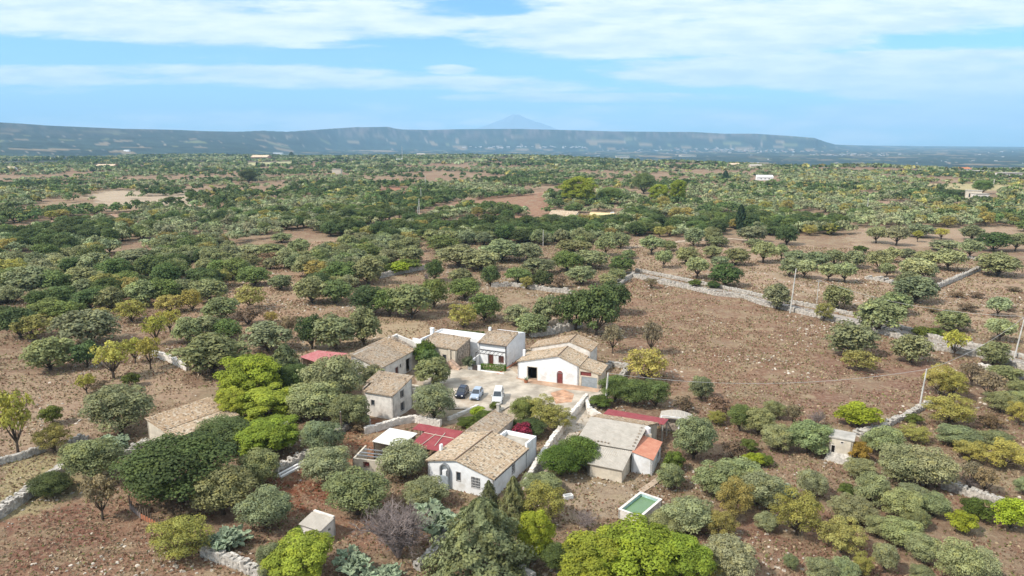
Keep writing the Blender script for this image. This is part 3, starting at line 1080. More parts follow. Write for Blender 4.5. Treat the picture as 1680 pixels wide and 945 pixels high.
# --- C: the white two storey house with pergola
C = bld('house', 'white house with dark gutter, brown door and metal pergola behind a clipped hedge', 'house', -6.85, 138.85, -24.5)
w, d = 6.3, 9.6
mb = MB()
fr, rt = ((0, 0), (w, 0)), ((w, 0), (w, d))
hc = [(2.3, 3.3, 0, 2.3), (4.6, 5.6, .9, 2.2)]
wall_run(mb, *fr, [(0, 4.6), (w, 4.6)], hc)
wall_run(mb, *rt, [(0, 4.6), (5.6, 5.75), (d, 4.9)])
wall_run(mb, (w, d), (0, d), [(0, 4.9), (w, 4.9)])
wall_run(mb, (0, d), (0, 0), [(0, 4.9), (4, 5.75), (d, 4.6)])
mb.build('wall', M['white'], C)
mb = MB()
tile_rows(mb, (-.15, -.3, 4.6), (w + .12, -.3, 4.6), (w + .12, 5.6, 5.9), (-.15, 5.6, 5.9))
ridge_bits(mb, (-.1, 5.65, 5.92), (w + .1, 5.65, 5.92))
r_ = mb.build('roof', M['tilegrey'], C)
MB().tube([(-.2, -.38, 4.5), (w + .15, -.38, 4.5)], [.09, .09]).build('gutter', M['darkmetal'], r_)
MB().box(-.2, .3, 4.9, 5.4, 5.4, 6.5).build('chimney', M['white'], r_)
MB().slab((.02, 5.8, 5.72), (w - .02, 5.8, 5.72), (w - .02, d, 4.98), (.02, d, 4.98), .1).build('rear_roof', M['whitescreed'], C)
door(C, *fr, hc[0], M['brownwood'])
window(C, *fr, hc[1], pane=M['brownwood'], frame=M['brownwood'], name='shutter')
MB().tube([(w - .15, -.12, .2), (w - .15, -.12, 4.4)], [.05, .05]).build('downpipe', M['darkmetal'], C)
P = empty('pergola', C.matrix_basis @ Vector((0, 0, 0)), C.rotation_euler.z, 'thin dark metal pergola frame against the front of the white house', 'pergola')
for x in (.4, 3.2, 6.0):
    MB().box(x - .05, x + .05, -2.1, -2.0, 0, 2.9).build('post', M['darkmetal'], P)
MB().box(.3, 6.1, -2.1, -2.0, 2.9, 3.0).box(.3, 6.1, -.14, -.05, 3.1, 3.2).build('beam', M['darkmetal'], P)
for x in np.linspace(.5, 5.9, 7):
    MB().slab((x - .03, -2.2, 3.05), (x + .03, -2.2, 3.05), (x + .03, -.1, 3.25), (x - .03, -.1, 3.25), .06).build('rafter', M['darkmetal'], P)
gw = empty('garden_wall', (0, 0, 0), 0, 'low white garden wall with small dark gate left of the clipped hedge', 'wall')
mb = MB()
wall_run(mb, (-8.9, 134.7), (-8.0, 134.3), [(0, 1.5), (1, 1.5)], t=.2)
wall_run(mb, (-6.9, 133.8), (-6.3, 133.55), [(0, 1.3), (.6, 1.3)], t=.2)
wall_run(mb, (-6.9, 138.7), (-8.9, 134.75), [(0, 2.0), (4.5, 1.5)], t=.2)
wall_run(mb, (-6.25, 133.53), (-1.6, 131.6), [(0, .35), (5, .35)], t=.2)
mb.build('masonry', M['white'], gw)
mb = MB()
wall_run(mb, (-7.98, 134.3), (-6.92, 133.8), [(0, 1.25), (1.1, 1.25)], t=.05, z0=.1)
mb.build('gate', M['darkmetal'], gw)

# --- D: flat white terrace building
D_ = bld('terrace_building', 'low white flat-roofed building with parapet, railing and chimney behind the courtyard', 'building', -17.2, 145.9, -24.0)
w, d = 13.2, 4.2
mb = MB()
for a, b in (((0, 0), (w, 0)), ((w, 0), (w, d)), ((w, d), (0, d)), ((0, d), (0, 0))):
    L = math.hypot(b[0] - a[0], b[1] - a[1])
    wall_run(mb, a, b, [(0, 4.55), (L, 4.55)], t=.25)
mb.build('wall', M['white'], D_)
MB().box(.26, w - .26, .26, d - .26, 4.0, 4.2).build('roof', M['whitescreed'], D_)
MB().box(-.35, .3, -.3, .35, -.2, 5.6).box(-.42, .37, -.37, .42, 5.6, 5.72).build('chimney', M['white'], D_)
mb = MB()
for x in np.linspace(.6, 3.6, 7):
    mb.box(x - .02, x + .02, .1, .14, 4.56, 5.4)
mb.box(.5, 3.7, .09, .15, 5.36, 5.42)
mb.build('railing', M['frame'], D_)

# --- E: cream stable with arch
E_ = bld('stable', 'cream stable with grey-tan tiled roof and dark arch, partly hidden by climbing plants', 'stable', -18.95, 140.5, -28)
w, d = 8.8, 5.2
mb = MB()
fr = ((0, 0), (w, 0))
he = [(1.5, 3.1, 0, 2.5), (5.4, 6.2, 1.2, 2.2)]
wall_run(mb, *fr, [(0, 3.75), (w, 3.75)], he)
mb.build('front_wall', M['cream'], E_)
mb = MB()
wall_run(mb, (w, 0.01), (w, d), [(0, 3.75), (d, 4.8)])
wall_run(mb, (w, d), (0, d), [(0, 4.8), (w, 4.8)])
wall_run(mb, (0, d), (0, 0.01), [(0, 4.8), (d, 3.75)])
mb.build('side_wall', M['rubblewall'], E_)
mb = MB()
tile_rows(mb, (-.1, -.25, 3.75), (w + .2, -.25, 3.75), (w + .2, d + .1, 4.95), (-.1, d + .1, 4.95))
mb.build('roof', M['tilegrey'], E_)
mb = MB()
panel(mb, *fr, 1.5, 3.1, 0, 2.5, .8, .05)
mb.build('arch_shade', M['dark'], E_)  # near-black sheet painting the shade within the arch
window(E_, *fr, he[1], frame=M['greyframe'])
MB().box(6.9, 7.35, -.3, -.003, 0, 3.5).box(8.15, 8.6, -.3, -.003, 0, 3.4).build('buttress', M['cream'], E_)
mb = MB()
wall_run(mb, (-2.6, .6), (-.02, .05), [(0, 4.5), (2.6, 4.6)])
wall_run(mb, (-.4, .8), (-.4, 5), [(0, 4.6), (4.2, 4.6)])
mb.build('gable_stub', M['white'], E_)
# pink stucco ruin at its foot
rn = empty('ruined_oven', (-11.9, 134.6, 0), rad(-25), 'low crumbling pinkish masonry at the foot of the stable, right corner', 'ruin')
mb = MB()
wall_run(mb, (-2.2, 0), (1.4, 0), [(0, .5), (.8, 1.5), (1.6, 1.9), (2.4, 1.2), (3.6, .4)], t=1.1)
mb.build('masonry', simple('pink crumbling plaster', (0.60, 0.42, 0.31), .95, .1, var=.2, scale=1.5, bump=.06), rn)

# --- F: the long stable on the left of the yard
F_ = bld('long_stable', 'long stone stable with tan sloping tiled roof, its far end roofless', 'stable', -30.3, 126.7, -22)
w, d = 6.3, 16.2
mb = MB()
hf = [(1.2, 1.9, 1.5, 2.1), (5.2, 6.2, 0, 2.2), (6.9, 7.3, 1.8, 2.4), (9.2, 11.2, 0, 2.7)]
wall_run(mb, (0, 0), (w, 0), [(0, 5.7), (w, 3.8)])
wall_run(mb, (w, 0), (w, d), [(0, 3.8), (12.3, 3.8), (13.5, 3.3), (d, 3.6)], hf, t=.5)
wall_run(mb, (w, d), (0, d), [(0, 3.6), (2.5, 4.6), (w, 5.6)], t=.5)
wall_run(mb, (0, d), (0, 0), [(0, 5.6), (d, 5.7)], t=.5)
mb.build('wall', M['oldplaster'], F_)
mb = MB()
wall_run(mb, (.5, 12.8), (w - .5, 12.8), [(0, 6.1), (2.2, 5.6), (w - 1, 4.3)], t=.35)
mb.build('cross_wall', M['rubblewall'], F_)
mb = MB()
tile_rows(mb, (w + .25, -.3, 3.8), (w + .25, 8.9, 3.8), (-.2, 8.9, 5.85), (-.2, -.3, 5.85), rough=.03)
mb.build('roof', M['tilegrey'], F_)
mb = MB()
tile_rows(mb, (w + .25, 8.92, 3.85), (w + .25, 12.7, 3.85), (-.2, 12.7, 5.8), (-.2, 8.92, 5.8), rough=.06)
mb.build('roof', M['tile'], F_)
mb = MB()
panel(mb, (w, 0), (w, d), 9.2, 11.2, 0, 2.7, 1.0, .05)
mb.build('arch_shade', M['dark'], F_)  # shade of the deep arch, painted as a near-black sheet
door(F_, (w, 0), (w, d), hf[1], M['brownwood'])
window(F_, (w, 0), (w, d), hf[0], frame=M['greyframe'])
window(F_, (w, 0), (w, d), hf[2], frame=M['greyframe'])

# --- G: two storey house with the turquoise washed corner
G = bld('old_house', 'small two-storey pale house with weathered mixed tile roof and stacked side windows', 'house', -25.6, 111.3, -23.5)
w, d = 6.6, 6.0
fr, rt = ((0, 0), (w, 0)), ((w, 0), (w, d))
mb = MB()
hg = [(2.35, 3.0, 2.0, 2.9)]
hr_ = [(2.3, 3.4, .7, 2.1), (2.3, 3.4, 3.05, 4.2)]
wall_run(mb, (1.2, 0), (w, 0), [(0, 4.35), (5.4, 4.35)], [(hg[0][0] - 1.2, hg[0][1] - 1.2, 2.0, 2.9)])
wall_run(mb, *rt, [(0, 4.35), (d, 5.6)], hr_)
wall_run(mb, (w, d), (0, d), [(0, 5.6), (w, 5.6)])
mb.build('wall', M['oldplaster'], G)
mb = MB()
wall_run(mb, (0, d), (0, .9), [(0, 5.6), (d - .9, 4.3)])
wall_run(mb, (0, .9), (1.18, .9), [(0, 4.2), (.6, 3.4), (1.2, 3.9)])
mb.build('side_wall', M['rubblewall'], G)
mb = MB()
tile_rows(mb, (1.0, -.3, 4.3), (w + .25, -.3, 4.3), (w + .25, d + .3, 5.75), (1.0, d + .3, 5.75), rough=.04)
tile_rows(mb, (-.25, 2.4, 4.95), (1.0, 2.4, 4.95), (1.0, d + .3, 5.73), (-.25, d + .3, 5.73), rough=.05)
mb.build('roof', M['tilegrey'], G)
window(G, (1.2, 0), (w, 0), (hg[0][0] - 1.2, hg[0][1] - 1.2, 2.0, 2.9), frame=M['greyframe'])
for h in hr_:
    window(G, *rt, h, frame=M['greyframe'], cross=True)
mb = MB()
wall_run(mb, (w + .1, d + .1), (w + 1.3, d + 2.6), [(0, 3.4), (2.8, 3.2)])
wall_run(mb, (w + 1.3, d + 2.6), (w - 3, d + 2.6), [(0, 3.2), (4, 3.2)])
mb.build('yard_wall', M['cream'], G)

# --- H: faded red sheds at left
for i, (pp, hz, lb) in enumerate(((((491.4, 585.2), (521, 576.7), (570.5, 581.4), (530, 597.6)), 2.6, 'faded red corrugated shed roof behind the long stable, upper sheet'),
                                  (((503, 603), (531, 600), (552, 607), (520, 618)), 2.3, 'small faded red lean-to roof just below the larger red sheet'))):
    c = [U(*p, hz) for p in pp]
    cen = sum(c, Vector()) / 4
    S = empty('shed', (cen.x, cen.y, 0), 0, lb, 'shed')
    L = [q - Vector((cen.x, cen.y, 0)) for q in c]
    order = [L[3], L[2], L[1], L[0]] if False else [L[0], L[3], L[2], L[1]]
    MB().slab(*[q + Vector((0, 0, .25 * (k > 1))) for k, q in enumerate(order)], .05).build('roof', M['pinksheet'], S)
    for q in L:
        q2 = q * .93
        MB().box(q2.x - .07, q2.x + .07, q2.y - .07, q2.y + .07, 0, hz - .08).build('post', M['woodpole'], S)
    mb = MB()
    wall_run(mb, (L[1].x * .9, L[1].y * .9), (L[0].x * .9, L[0].y * .9), [(0, hz - .15), ((L[0] - L[1]).length * .9, hz - .15)], t=.15)
    mb.build('back_wall', M['rubblewall'], S)

# --- I: the cottage at far left
I_ = bld('cottage', 'cream cottage with brown tiled roof, half hidden behind the large dark tree', 'cottage', -55.3, 99.8, -33)
w, d = 7.2, 10.5
mb = MB()
wall_run(mb, (0, 0), (w, 0), [(0, 3.85), (w, 2.5)])
wall_run(mb, (w, 0), (w, d), [(0, 2.5), (d, 2.5)])
wall_run(mb, (w, d), (0, d), [(0, 2.5), (w, 3.85)])
wall_run(mb, (0, d), (0, 0), [(0, 3.85), (d, 3.85)])
mb.build('wall', M['cream'], I_)
mb = MB()
tile_rows(mb, (4.6, -.2, 3.12), (4.6, d + .2, 3.12), (-.2, d + .2, 4.02), (-.2, -.2, 4.02))
mb.build('roof', M['tile'], I_)
mb = MB()
tile_rows(mb, (w + .25, -.2, 2.55), (w + .25, d + .2, 2.55), (4.62, d + .2, 3.06), (4.62, -.2, 3.06))
mb.build('roof', M['tilepale'], I_)
# second stone ruin by the bright pine
J0 = bld('ruin', 'pale ruined masonry hut between the bright pine and the dark tree', 'ruin', -36.3, 99.5, -25)
mb = MB()
wall_run(mb, (0, 0), (3.2, 0), [(0, 2.2), (1.2, 1.5), (3.2, 1.0)], t=.5)
wall_run(mb, (0, 3), (0, 0.02), [(0, 2.6), (3, 2.3)], t=.5)
mb.build('masonry', M['oldplaster'], J0)

# --- J: sheds beside the white farmhouse
J1 = bld('shed', 'open shed with flat white roof left of the dark red roof', 'shed', -20.1, 94.2, -22)
w, d = 4.5, 4.8
MB().slab((0, 0, 2.8), (w, 0, 2.7), (w + .2, d, 2.85), (0, d, 2.95), .1).build('roof', M['whitesheet'], J1)
for (x, y) in ((.15, .15), (w - .15, .15), (w - .15, d - .2), (.15, d - .2)):
    MB().box(x - .08, x + .08, y - .08, y + .08, 0, 2.64).build('post', M['woodpole'], J1)
mb = MB()
wall_run(mb, (w - .1, d - .05), (.1, d - .05), [(0, 2.6), (w, 2.6)], t=.2)
wall_run(mb, (.1, d - .1), (.1, .3), [(0, 2.6), (d, 2.6)], t=.2)
mb.build('wall', M['cream'], J1)
J2 = bld('shed', 'shed with dark red corrugated roof against the white farmhouse', 'shed', -14.6, 93.2, -20.5)
w, d = 5.2, 7.0
MB().slab((-.1, 0, 2.55), (w, 0, 2.45), (w, d, 2.7), (-.1, d, 2.8), .05).slab((-2.2, 4.9, 2.78), (-.12, 4.9, 2.76), (-.12, d, 2.84), (-2.2, d, 2.86), .05).build('roof', M['redsheet'], J2)
for q in (((1.5, .2, 2.62), (1.9, 4.6, 2.75)), ((3.4, 1.2, 2.6), (3.0, 5.4, 2.76)), ((0, 4.4, 2.76), (5.0, 4.2, 2.68))):
    MB().tube(q, [.05, .05], 5).build('batten', M['cream'], J2)
for (x, y) in ((.1, .2), (w - .15, .2), (w - .15, d - .2), (-1.9, d - .2)):
    MB().box(x - .07, x + .07, y - .07, y + .07, 0, 2.42).build('post', M['woodpole'], J2)
mb = MB()
wall_run(mb, (w - .1, d - .05), (-2, d - .05), [(0, 2.5), (7, 2.6)], t=.2)
mb.build('wall', M['rubblewall'], J2)
J3 = bld('pen', 'roofless cream-walled pen with loose timber bars in front of the white shed', 'pen', -22.1, 90.3, -14)
w, d = 4.6, 3.9
mb = MB()
wall_run(mb, (0, 0), (w, 0), [(0, 2.0), (w, 2.0)], [(1.7, 2.4, 1.0, 1.6)], t=.25)
wall_run(mb, (w, 0), (w, d), [(0, 2.0), (d, 2.1)], t=.25)
wall_run(mb, (0, d), (0, 0), [(0, 2.2), (d, 2.0)], t=.25)
mb.build('wall', M['cream'], J3)
window(J3, (0, 0), (w, 0), (1.7, 2.4, 1.0, 1.6), pane=M['redwood'], frame=M['brownwood'])
for y in (.9, 1.8, 2.9):
    MB().box(.1, w - .1, y, y + .12, 2.02, 2.14).build('roof_bar', M['steel'], J3)
MB().box(.3, w - .3, .3, d, .02, .25).build('debris', M['rubblewall'], J3)

# --- K: grey roofed farm at right
K = bld('farmhouse', 'farmhouse with grey sheet roofs, terracotta-roofed white annex and long dark red rear roof', 'house', 9.55, 93.9, -23.0)
w, d = 7.9, 6.7
mb = MB()
wall_run(mb, (0, 0), (w, 0), [(0, 3.1), (w, 3.1)])
wall_run(mb, (w, 0), (w, d), [(0, 3.1), (d, 4.0)])
wall_run(mb, (w, d), (w + 1.2, 10.6), [(0, 4.0), (4, 3.0)])
wall_run(mb, (w + 1.2, 10.6), (0, 10.6), [(0, 3.0), (9, 3.0)])
wall_run(mb, (0, 10.6), (0, 0), [(0, 3.0), (3.9, 4.0), (10.6, 3.1)])
mb.build('wall', M['cream'], K)
mb = MB()
mb.slab((-.25, -.3, 3.15), (w + .25, -.3, 3.12), (w + .6, d, 4.1), (-.2, d, 4.14), .07)
mb.build('roof', M['fibre'], K)
rk = []
for k in range(16):
    x = .3 + k * .5 if k < 9 else w - .1
    y = .25 + random.uniform(-.1, .1) if k < 9 else .6 + (k - 9) * .85
    z = 3.2 + (y + .3) / 7 * .96
    rk.append((x, y, z))
for (x, y, z) in rk:
    MB().box(x - .13, x + .13, y - .1, y + .1, z - .05, z + .1).build('roof_weight', M['rubblewall'], K)
mb = MB()
tile_rows(mb, (w + 1.4, 10.7, 3.1), (-.1, 10.7, 3.1), (-.1, d + .02, 4.16), (w + .6, d + .02, 4.12), rough=.05)
mb.build('rear_roof', M['tile'], K)
mb = MB()
mb.slab((.5, 10.9, 3.05), (10.1, 10.6, 3.0), (10.3, 13.6, 2.8), (.6, 13.9, 2.85), .05)
mb.build('red_roof', M['redsheet'], K)
for (x, y) in ((.7, 13.6), (5.4, 13.5), (10.1, 13.4), (9.9, 10.8)):
    MB().box(x - .1, x + .1, y - .1, y + .1, 0, 2.75).build('post', M['concrete'], K)
mb = MB()
wall_run(mb, (3.0, -4.2), (7.5, -4.4), [(0, 1.95), (4.5, 1.95)])
wall_run(mb, (7.5, -4.4), (7.7, -.01), [(0, 1.95), (4.4, 2.75)])
wall_run(mb, (.6, -.01), (3.0, -4.2), [(0, 2.75), (4.8, 1.95)])
mb.build('lean_to_wall', M['cream'], K)
mb = MB()
mb.slab((2.7, -4.5, 2.0), (7.7, -4.7, 2.0), (7.9, -.32, 2.92), (.1, -.32, 2.92), .06)
mb.build('lean_to_roof', M['fibre'], K)
mb = MB()
ax = w + .02
wall_run(mb, (ax, -.7), (ax + 2.9, -.7), [(0, 2.95), (2.9, 2.35)])
wall_run(mb, (ax + 2.9, -.7), (ax + 2.9, 5.2), [(0, 2.35), (5.9, 2.45)], [(3.5, 4.2, 1.2, 1.9)])
wall_run(mb, (ax + 2.9, 5.2), (ax + .4, 5.2), [(0, 2.45), (2.5, 2.95)])
wall_run(mb, (ax, 0), (ax, -.7), [(0, 2.95), (.7, 2.95)])
mb.build('annex_wall', M['white'], K)
mb = MB()
mb.slab((ax + 3.05, -.85, 2.42), (ax + 3.05, 5.4, 2.52), (ax + .02, 5.4, 3.1), (ax + .02, -.85, 3.1), .06)
mb.build('annex_roof', M['terracotta'], K)
window(K, (ax + 2.9, -.7), (ax + 2.9, 5.2), (3.5, 4.2, 1.2, 1.9), frame=M['greyframe'])
wt = empty('water_tank', K.matrix_basis @ Vector((8.6, 6.1, 0)), 0, 'white round water tank on the roof corner above the terracotta annex', 'tank')
wt.location.z = 0
MB().box(-.5, .5, -.5, .5, 0, 3.2).build('stand', M['cream'], wt)
MB().tube([(0, 0, 3.2), (0, 0, 4.0), (0, 0, 4.15)], [.45, .45, .2], 14).build('drum', M['white'], wt, smooth=False)
# yard beam with white post, right of the red roof
p1, p2 = U(1100, 712), U(1113, 713)
yb = empty('yard_frame', (p2.x, p2.y, 0), rad(-20), 'white post and beam frame at the right end of the dark red rear roof', 'frame')
MB().box(-.12, .12, -.12, .12, 0, 2.7).build('post', M['white'], yb)
MB().box(-2.6, .2, -.08, .08, 2.7, 2.86).build('beam', M['frame'], yb)
MB().box(-2.75, -2.6, -4.0, .1, 2.65, 2.8).build('beam', M['frame'], yb)
# stone hut with curved grey slab roof
hc_ = U(1108, 703)
sh = empty('stone_hut', (hc_.x, hc_.y, 0), rad(-18), 'small stone hut with thick curved grey slab roof behind the yard frame', 'hut')
mb = MB()
wall_run(mb, (-2.2, -1.5), (2.2, -1.5), [(0, 1.9), (2.2, 2.3), (4.4, 1.9)], [(2.8, 3.6, 0, 1.6)])
wall_run(mb, (2.2, -1.5), (2.2, 1.6), [(0, 1.9), (3.1, 1.9)])
wall_run(mb, (2.2, 1.6), (-2.2, 1.6), [(0, 1.9), (2.2, 2.3), (4.4, 1.9)])
wall_run(mb, (-2.2, 1.6), (-2.2, -1.5), [(0, 1.9), (3.1, 1.9)])
mb.build('wall', M['rubblewall'], sh)
mb = MB()
xs = np.linspace(-2.5, 2.5, 9)
zc = [1.95 + .5 * math.cos(x / 2.5 * math.pi / 2) for x in xs]
for k in range(8):
    mb.slab((xs[k], -1.8, zc[k]), (xs[k + 1], -1.8, zc[k + 1]), (xs[k + 1], 1.9, zc[k + 1]), (xs[k], 1.9, zc[k]), .22)
mb.build('roof', M['fibre'], sh)

# --- L: water tank pool
L_ = bld('water_basin', 'rectangular concrete basin with pale rim, full of green water', 'basin', 12.95, 78.0, -38.5)
w, d, hh = 3.05, 5.5, 1.15
mb = MB()
t = .28
for a, b in (((0, 0), (w, 0)), ((w, 0), (w, d)), ((w, d), (0, d)), ((0, d), (0, 0))):
    Ln = math.hypot(b[0] - a[0], b[1] - a[1])
    wall_run(mb, a, b, [(0, hh), (Ln, hh)], t=t)
mb.build('wall', M['oldplaster'], L_)
mb = MB()
mb.box(-.04, w + .04, -.04, t, hh + .003, hh + .08).box(-.04, w + .04, d - t, d + .04, hh + .003, hh + .08)
mb.box(-.04, t, t, d - t, hh + .003, hh + .078).box(w - t, w + .04, t, d - t, hh + .003, hh + .078)
mb.build('rim', M['oldplaster'], L_)
mb = MB()
e = .003
mb.box(t + e, t + e + .01, t, d - t, .5, hh).box(w - t - e - .01, w - t - e, t, d - t, .5, hh)
mb.box(t + .02, w - t - .02, d - t - e - .01, d - t - e, .5, hh)
mb.build('lining', M['poolblue'], L_)
MB().box(t + .02, w - t - .02, t + .01, d - t - .02, .1, .82).build('water', M['poolwater'], L_)
MB().box(.5, 1.2, d + .06, d + .7, 0, .5).box(.2, .9, d + .75, d + 1.2, 0, .25).build('step', M['concrete'], L_)

# --- M: small pale hut at right
Mh = bld('stone_hut', 'small pale tower-like hut with flat grey roof and rubble at its foot, right side', 'hut', 45.75, 94.4, -30)
w, d = 3.1, 3.0
mb = MB()
fr = ((0, 0), (w, 0))
wall_run(mb, *fr, [(0, 3.3), (w, 3.3)], [(.35, .8, 1.1, 2.2), (1.5, 1.85, 2.7, 2.95)], t=.3)
wall_run(mb, (w, 0), (w, d), [(0, 3.3), (d, 3.3)])
wall_run(mb, (w, d), (0, d), [(0, 3.3), (w, 3.3)])
wall_run(mb, (0, d), (0, 0), [(0, 3.3), (d, 3.3)])
mb.build('wall', M['cream'], Mh)
MB().box(-.12, w + .12, -.12, d + .12, 3.32, 3.48).build('roof', M['concrete'], Mh)
window(Mh, *fr, (.35, .8, 1.1, 2.2), pane=M['dark'], frame=M['oldplaster'])
window(Mh, *fr, (1.5, 1.85, 2.7, 2.95), pane=M['dark'], frame=M['oldplaster'])
MB().hexa([(-.6, -1.1, -.1), (w + .2, -1.0, -.1), (w + .1, -.02, -.1), (-.4, -.02, -.1), (-.2, -.7, .6), (w - .1, -.6, .9), (w, -.02, 1.3), (-.2, -.02, 1.1)]).build('rubble_base', M['stone'], Mh)

# --- N: little shed bottom left of centre
Nn = bld('shed', 'tiny pale shed with grey sheet roof and black tub at its corner, near the bottom', 'shed', -24.35, 73.5, -27)
w, d = 3.0, 2.4
mb = MB()
wall_run(mb, (0, 0), (w, 0), [(0, 1.8), (w, 1.8)])
wall_run(mb, (w, 0), (w, d), [(0, 1.8), (d, 2.3)], [(1.2, 1.6, 1.0, 1.4)])
wall_run(mb, (w, d), (0, d), [(0, 2.45), (w, 2.5)])
wall_run(mb, (0, d), (0, 0), [(0, 2.3), (d, 1.8)])
mb.build('wall', M['oldplaster'], Nn)
MB().slab((-.15, -.2, 1.9), (w + .15, -.2, 1.9), (w + .15, d - .31, 2.32), (-.15, d - .31, 2.32), .06).build('roof', M['fibre'], Nn)
tb = tag(MB().tube([(0, 0, 0), (0, 0, .9)], [.33, .36], 14).build('tub', M['rubber']), 'black round tub at the corner of the tiny pale shed', 'tub')
tb.location = Nn.matrix_basis @ Vector((2.3, -.6, 0))

# ------------------------------------------------------------------ far houses
def far_house(px, py, wpx, hpx, wallm, roofm, label, ang=-20, gable=True, name='house', d_ratio=.7, gr=None):
    r_ = ray(px, py)
    z = 0.0
    dist = None
    lo, hi = 60.0, 12000.0
    # walk the ray until it meets the terrain
    s = 60.0
    while s < 14000:
        zz = H + r_[2] / r_[1] * s
        if zz <= float(terrain(r_[0] / r_[1] * s, s)):
            break
        s *= 1.004
    x, y = r_[0] / r_[1] * s, s
    z = float(terrain(x, y))
    k = s / F * 1.02
    w, h = wpx * k, hpx * k
    d = w * d_ratio
    root = empty(name, (x, y, z), rad(ang), label, 'house', gr)
    mb = MB()
    hw = h * (.62 if gable else 1)
    mb.box(-w / 2, w / 2, 0, d, -2, hw)
    if gable:
        mb.face([(-w / 2, 0, hw), (-w / 2, d / 2, h), (-w / 2, d, hw)])
        mb.face([(w / 2, d, hw), (w / 2, d / 2, h), (w / 2, 0, hw)])
    mb.build('wall', wallm, root)
    mb = MB()
    o = w * .03
    if gable:
        mb.slab((-w / 2 - o, -o, hw), (w / 2 + o, -o, hw), (w / 2 + o, d / 2, h + .1), (-w / 2 - o, d / 2, h + .1), .25)
        mb.slab((w / 2 + o, d + o, hw), (-w / 2 - o, d + o, hw), (-w / 2 - o, d / 2, h + .1), (w / 2 + o, d / 2, h + .1), .25)
    else:
        mb.box(-w / 2 - o, w / 2 + o, -o, d + o, hw + .01, hw + .3)
    mb.build('roof', roofm, root)
    if wpx > 14:
        for q in (.25, .5, .75):
            x_ = -w / 2 + w * q
            MB().box(x_ - .5, x_ + .5, -.06, -.01, hw * .35, hw * .75).build('window', M['glass'], root)
    return root


ft = M['tilepale']
far_house(921, 366, 44, 18, M['cream'], ft, 'long beige tiled farmhouse among trees left of the yellow-roofed house', -25)
far_house(905, 373, 16, 8, M['white'], M['screed'], 'white flat garage with grey roof just below the long beige farmhouse', -30, gable=False)
far_house(985, 364, 38, 13, M['cream'], simple('yellow clay roof', (.66, .52, .28), .9), 'house with broad yellow roof and white gable in the middle distance', -20)
far_house(1008, 363, 13, 14, M['white'], M['whitescreed'], 'white chapel-like gable at the right end of the yellow-roofed house', 60)
far_house(1255, 296, 24, 8, M['white'], M['whitescreed'], 'bright white lone farmhouse beyond the right orchard', -10)
far_house(1596, 330, 22, 16, M['cream'], M['screed'], 'grey cube-shaped house at far right among yellow trees', -30, gable=False)
far_house(1611, 331, 20, 12, M['oldplaster'], M['screed'], 'long low pinkish wall-like house beside the grey cube house at far right', -5, gable=False)
far_house(425, 263, 26, 8, simple('salmon wall', (.6, .35, .25), .9), ft, 'salmon villa with tiled roof at the far left plateau edge', -5)
far_house(207, 249, 8, 2.5, M['white'], M['whitescreed'], 'tiny white house left of the far tan field', 0)
far_house(455, 253, 13, 3, M['white'], M['screed'], 'low white building right of the salmon villa', 0, gable=False)
far_house(15, 280, 14, 6, M['white'], ft, 'small pale house at the left edge of the picture', 0)
far_house(172, 276, 26, 6, simple('red clay wall', (.45, .22, .15), .9), ft, 'reddish farm building on the left plateau', 5)
far_house(185, 290, 10, 4, M['white'], M['whitescreed'], 'tiny white roof among dark trees on the left plateau', 0)
far_house(552, 286, 14, 8, M['cream'], M['screed'], 'small square pale hut among trees left of centre', 0, gable=False)
far_house(1205, 274, 16, 6, simple('pinkish wall', (.55, .40, .34), .9), ft, 'pinkish villa on the right plateau edge', 0)
far_house(1241, 276, 18, 6, M['cream'], M['screed'], 'pale long villa right of the pinkish villa', 0)
far_house(1583, 281, 20, 6, M['white'], simple('orange roof', (.5, .2, .1), .9), 'white villa with orange end on the far right plateau edge', 0)
far_house(1610, 285, 40, 4, M['cream'], M['screed'], 'long low pale wall of sheds right of the orange-ended villa', 0, gable=False)
far_house(1662, 290, 30, 6, M['oldplaster'], M['screed'], 'pale sheds at the right edge of the plateau', 0, gable=False)
far_house(655, 266, 10, 5, M['white'], M['whitescreed'], 'tiny white house left of the row of poles', 0)
far_house(720, 268, 9, 4, M['white'], ft, 'tiny pale house right of the row of poles', 0)
far_house(690, 256, 12, 4, M['oldplaster'], M['screed'], 'grey shed on the skyline of the plateau', 0)
far_house(1130, 257, 24, 3, M['cream'], M['screed'], 'long pale quarry building at the plateau edge', 0, gable=False)
far_house(1022, 259, 20, 3, M['cream'], M['screed'], 'long pale shed at the plateau edge, right of centre', 0, gable=False)

# towns on the plain: one small block each, sharing meshes
town_mats = [simple('town wall pale', (.42, .37, .32), .9), simple('town wall white', (.55, .54, .52), .9), simple('town wall rose', (.42, .28, .22), .9)]
tm = []
for k in range(3):
    mb = MB().box(-.5, .5, -.5, .5, -.5, .8)
    mb.slab((-.55, -.55, .8), (.55, -.55, .8), (.55, 0, 1.05), (-.55, 0, 1.05), .05).slab((.55, .55, .8), (-.55, .55, .8), (-.55, 0, 1.05), (.55, 0, 1.05), .05)
    o = mb.build('town_house', town_mats[k])
    tm.append(o.data)
    bpy.data.objects.remove(o)
spots = []
for _ in range(150):
    spots.append((random.gauss(1190, 75), random.gauss(247.5, 1.6), 1))
for _ in range(50):
    spots.append((random.uniform(760, 960), random.uniform(240.5, 243.5), 2))
for _ in range(55):
    spots.append((random.uniform(1330, 1460), random.gauss(254, 1.2), 3))
for _ in range(40):
    spots.append((random.uniform(960, 1680), random.uniform(246, 270), 4))
LB = {1: ('pale block in the large town at the foot of the mesa', 'houses of the large town below the mesa'),
      2: ('small pale block in the far settlement left of the large town', 'houses of the far left settlement'),
      3: ('white block in the settlement right of the large town', 'houses of the right settlement'),
      4: ('lone tiny white house scattered on the blue plain', 'scattered houses on the plain')}
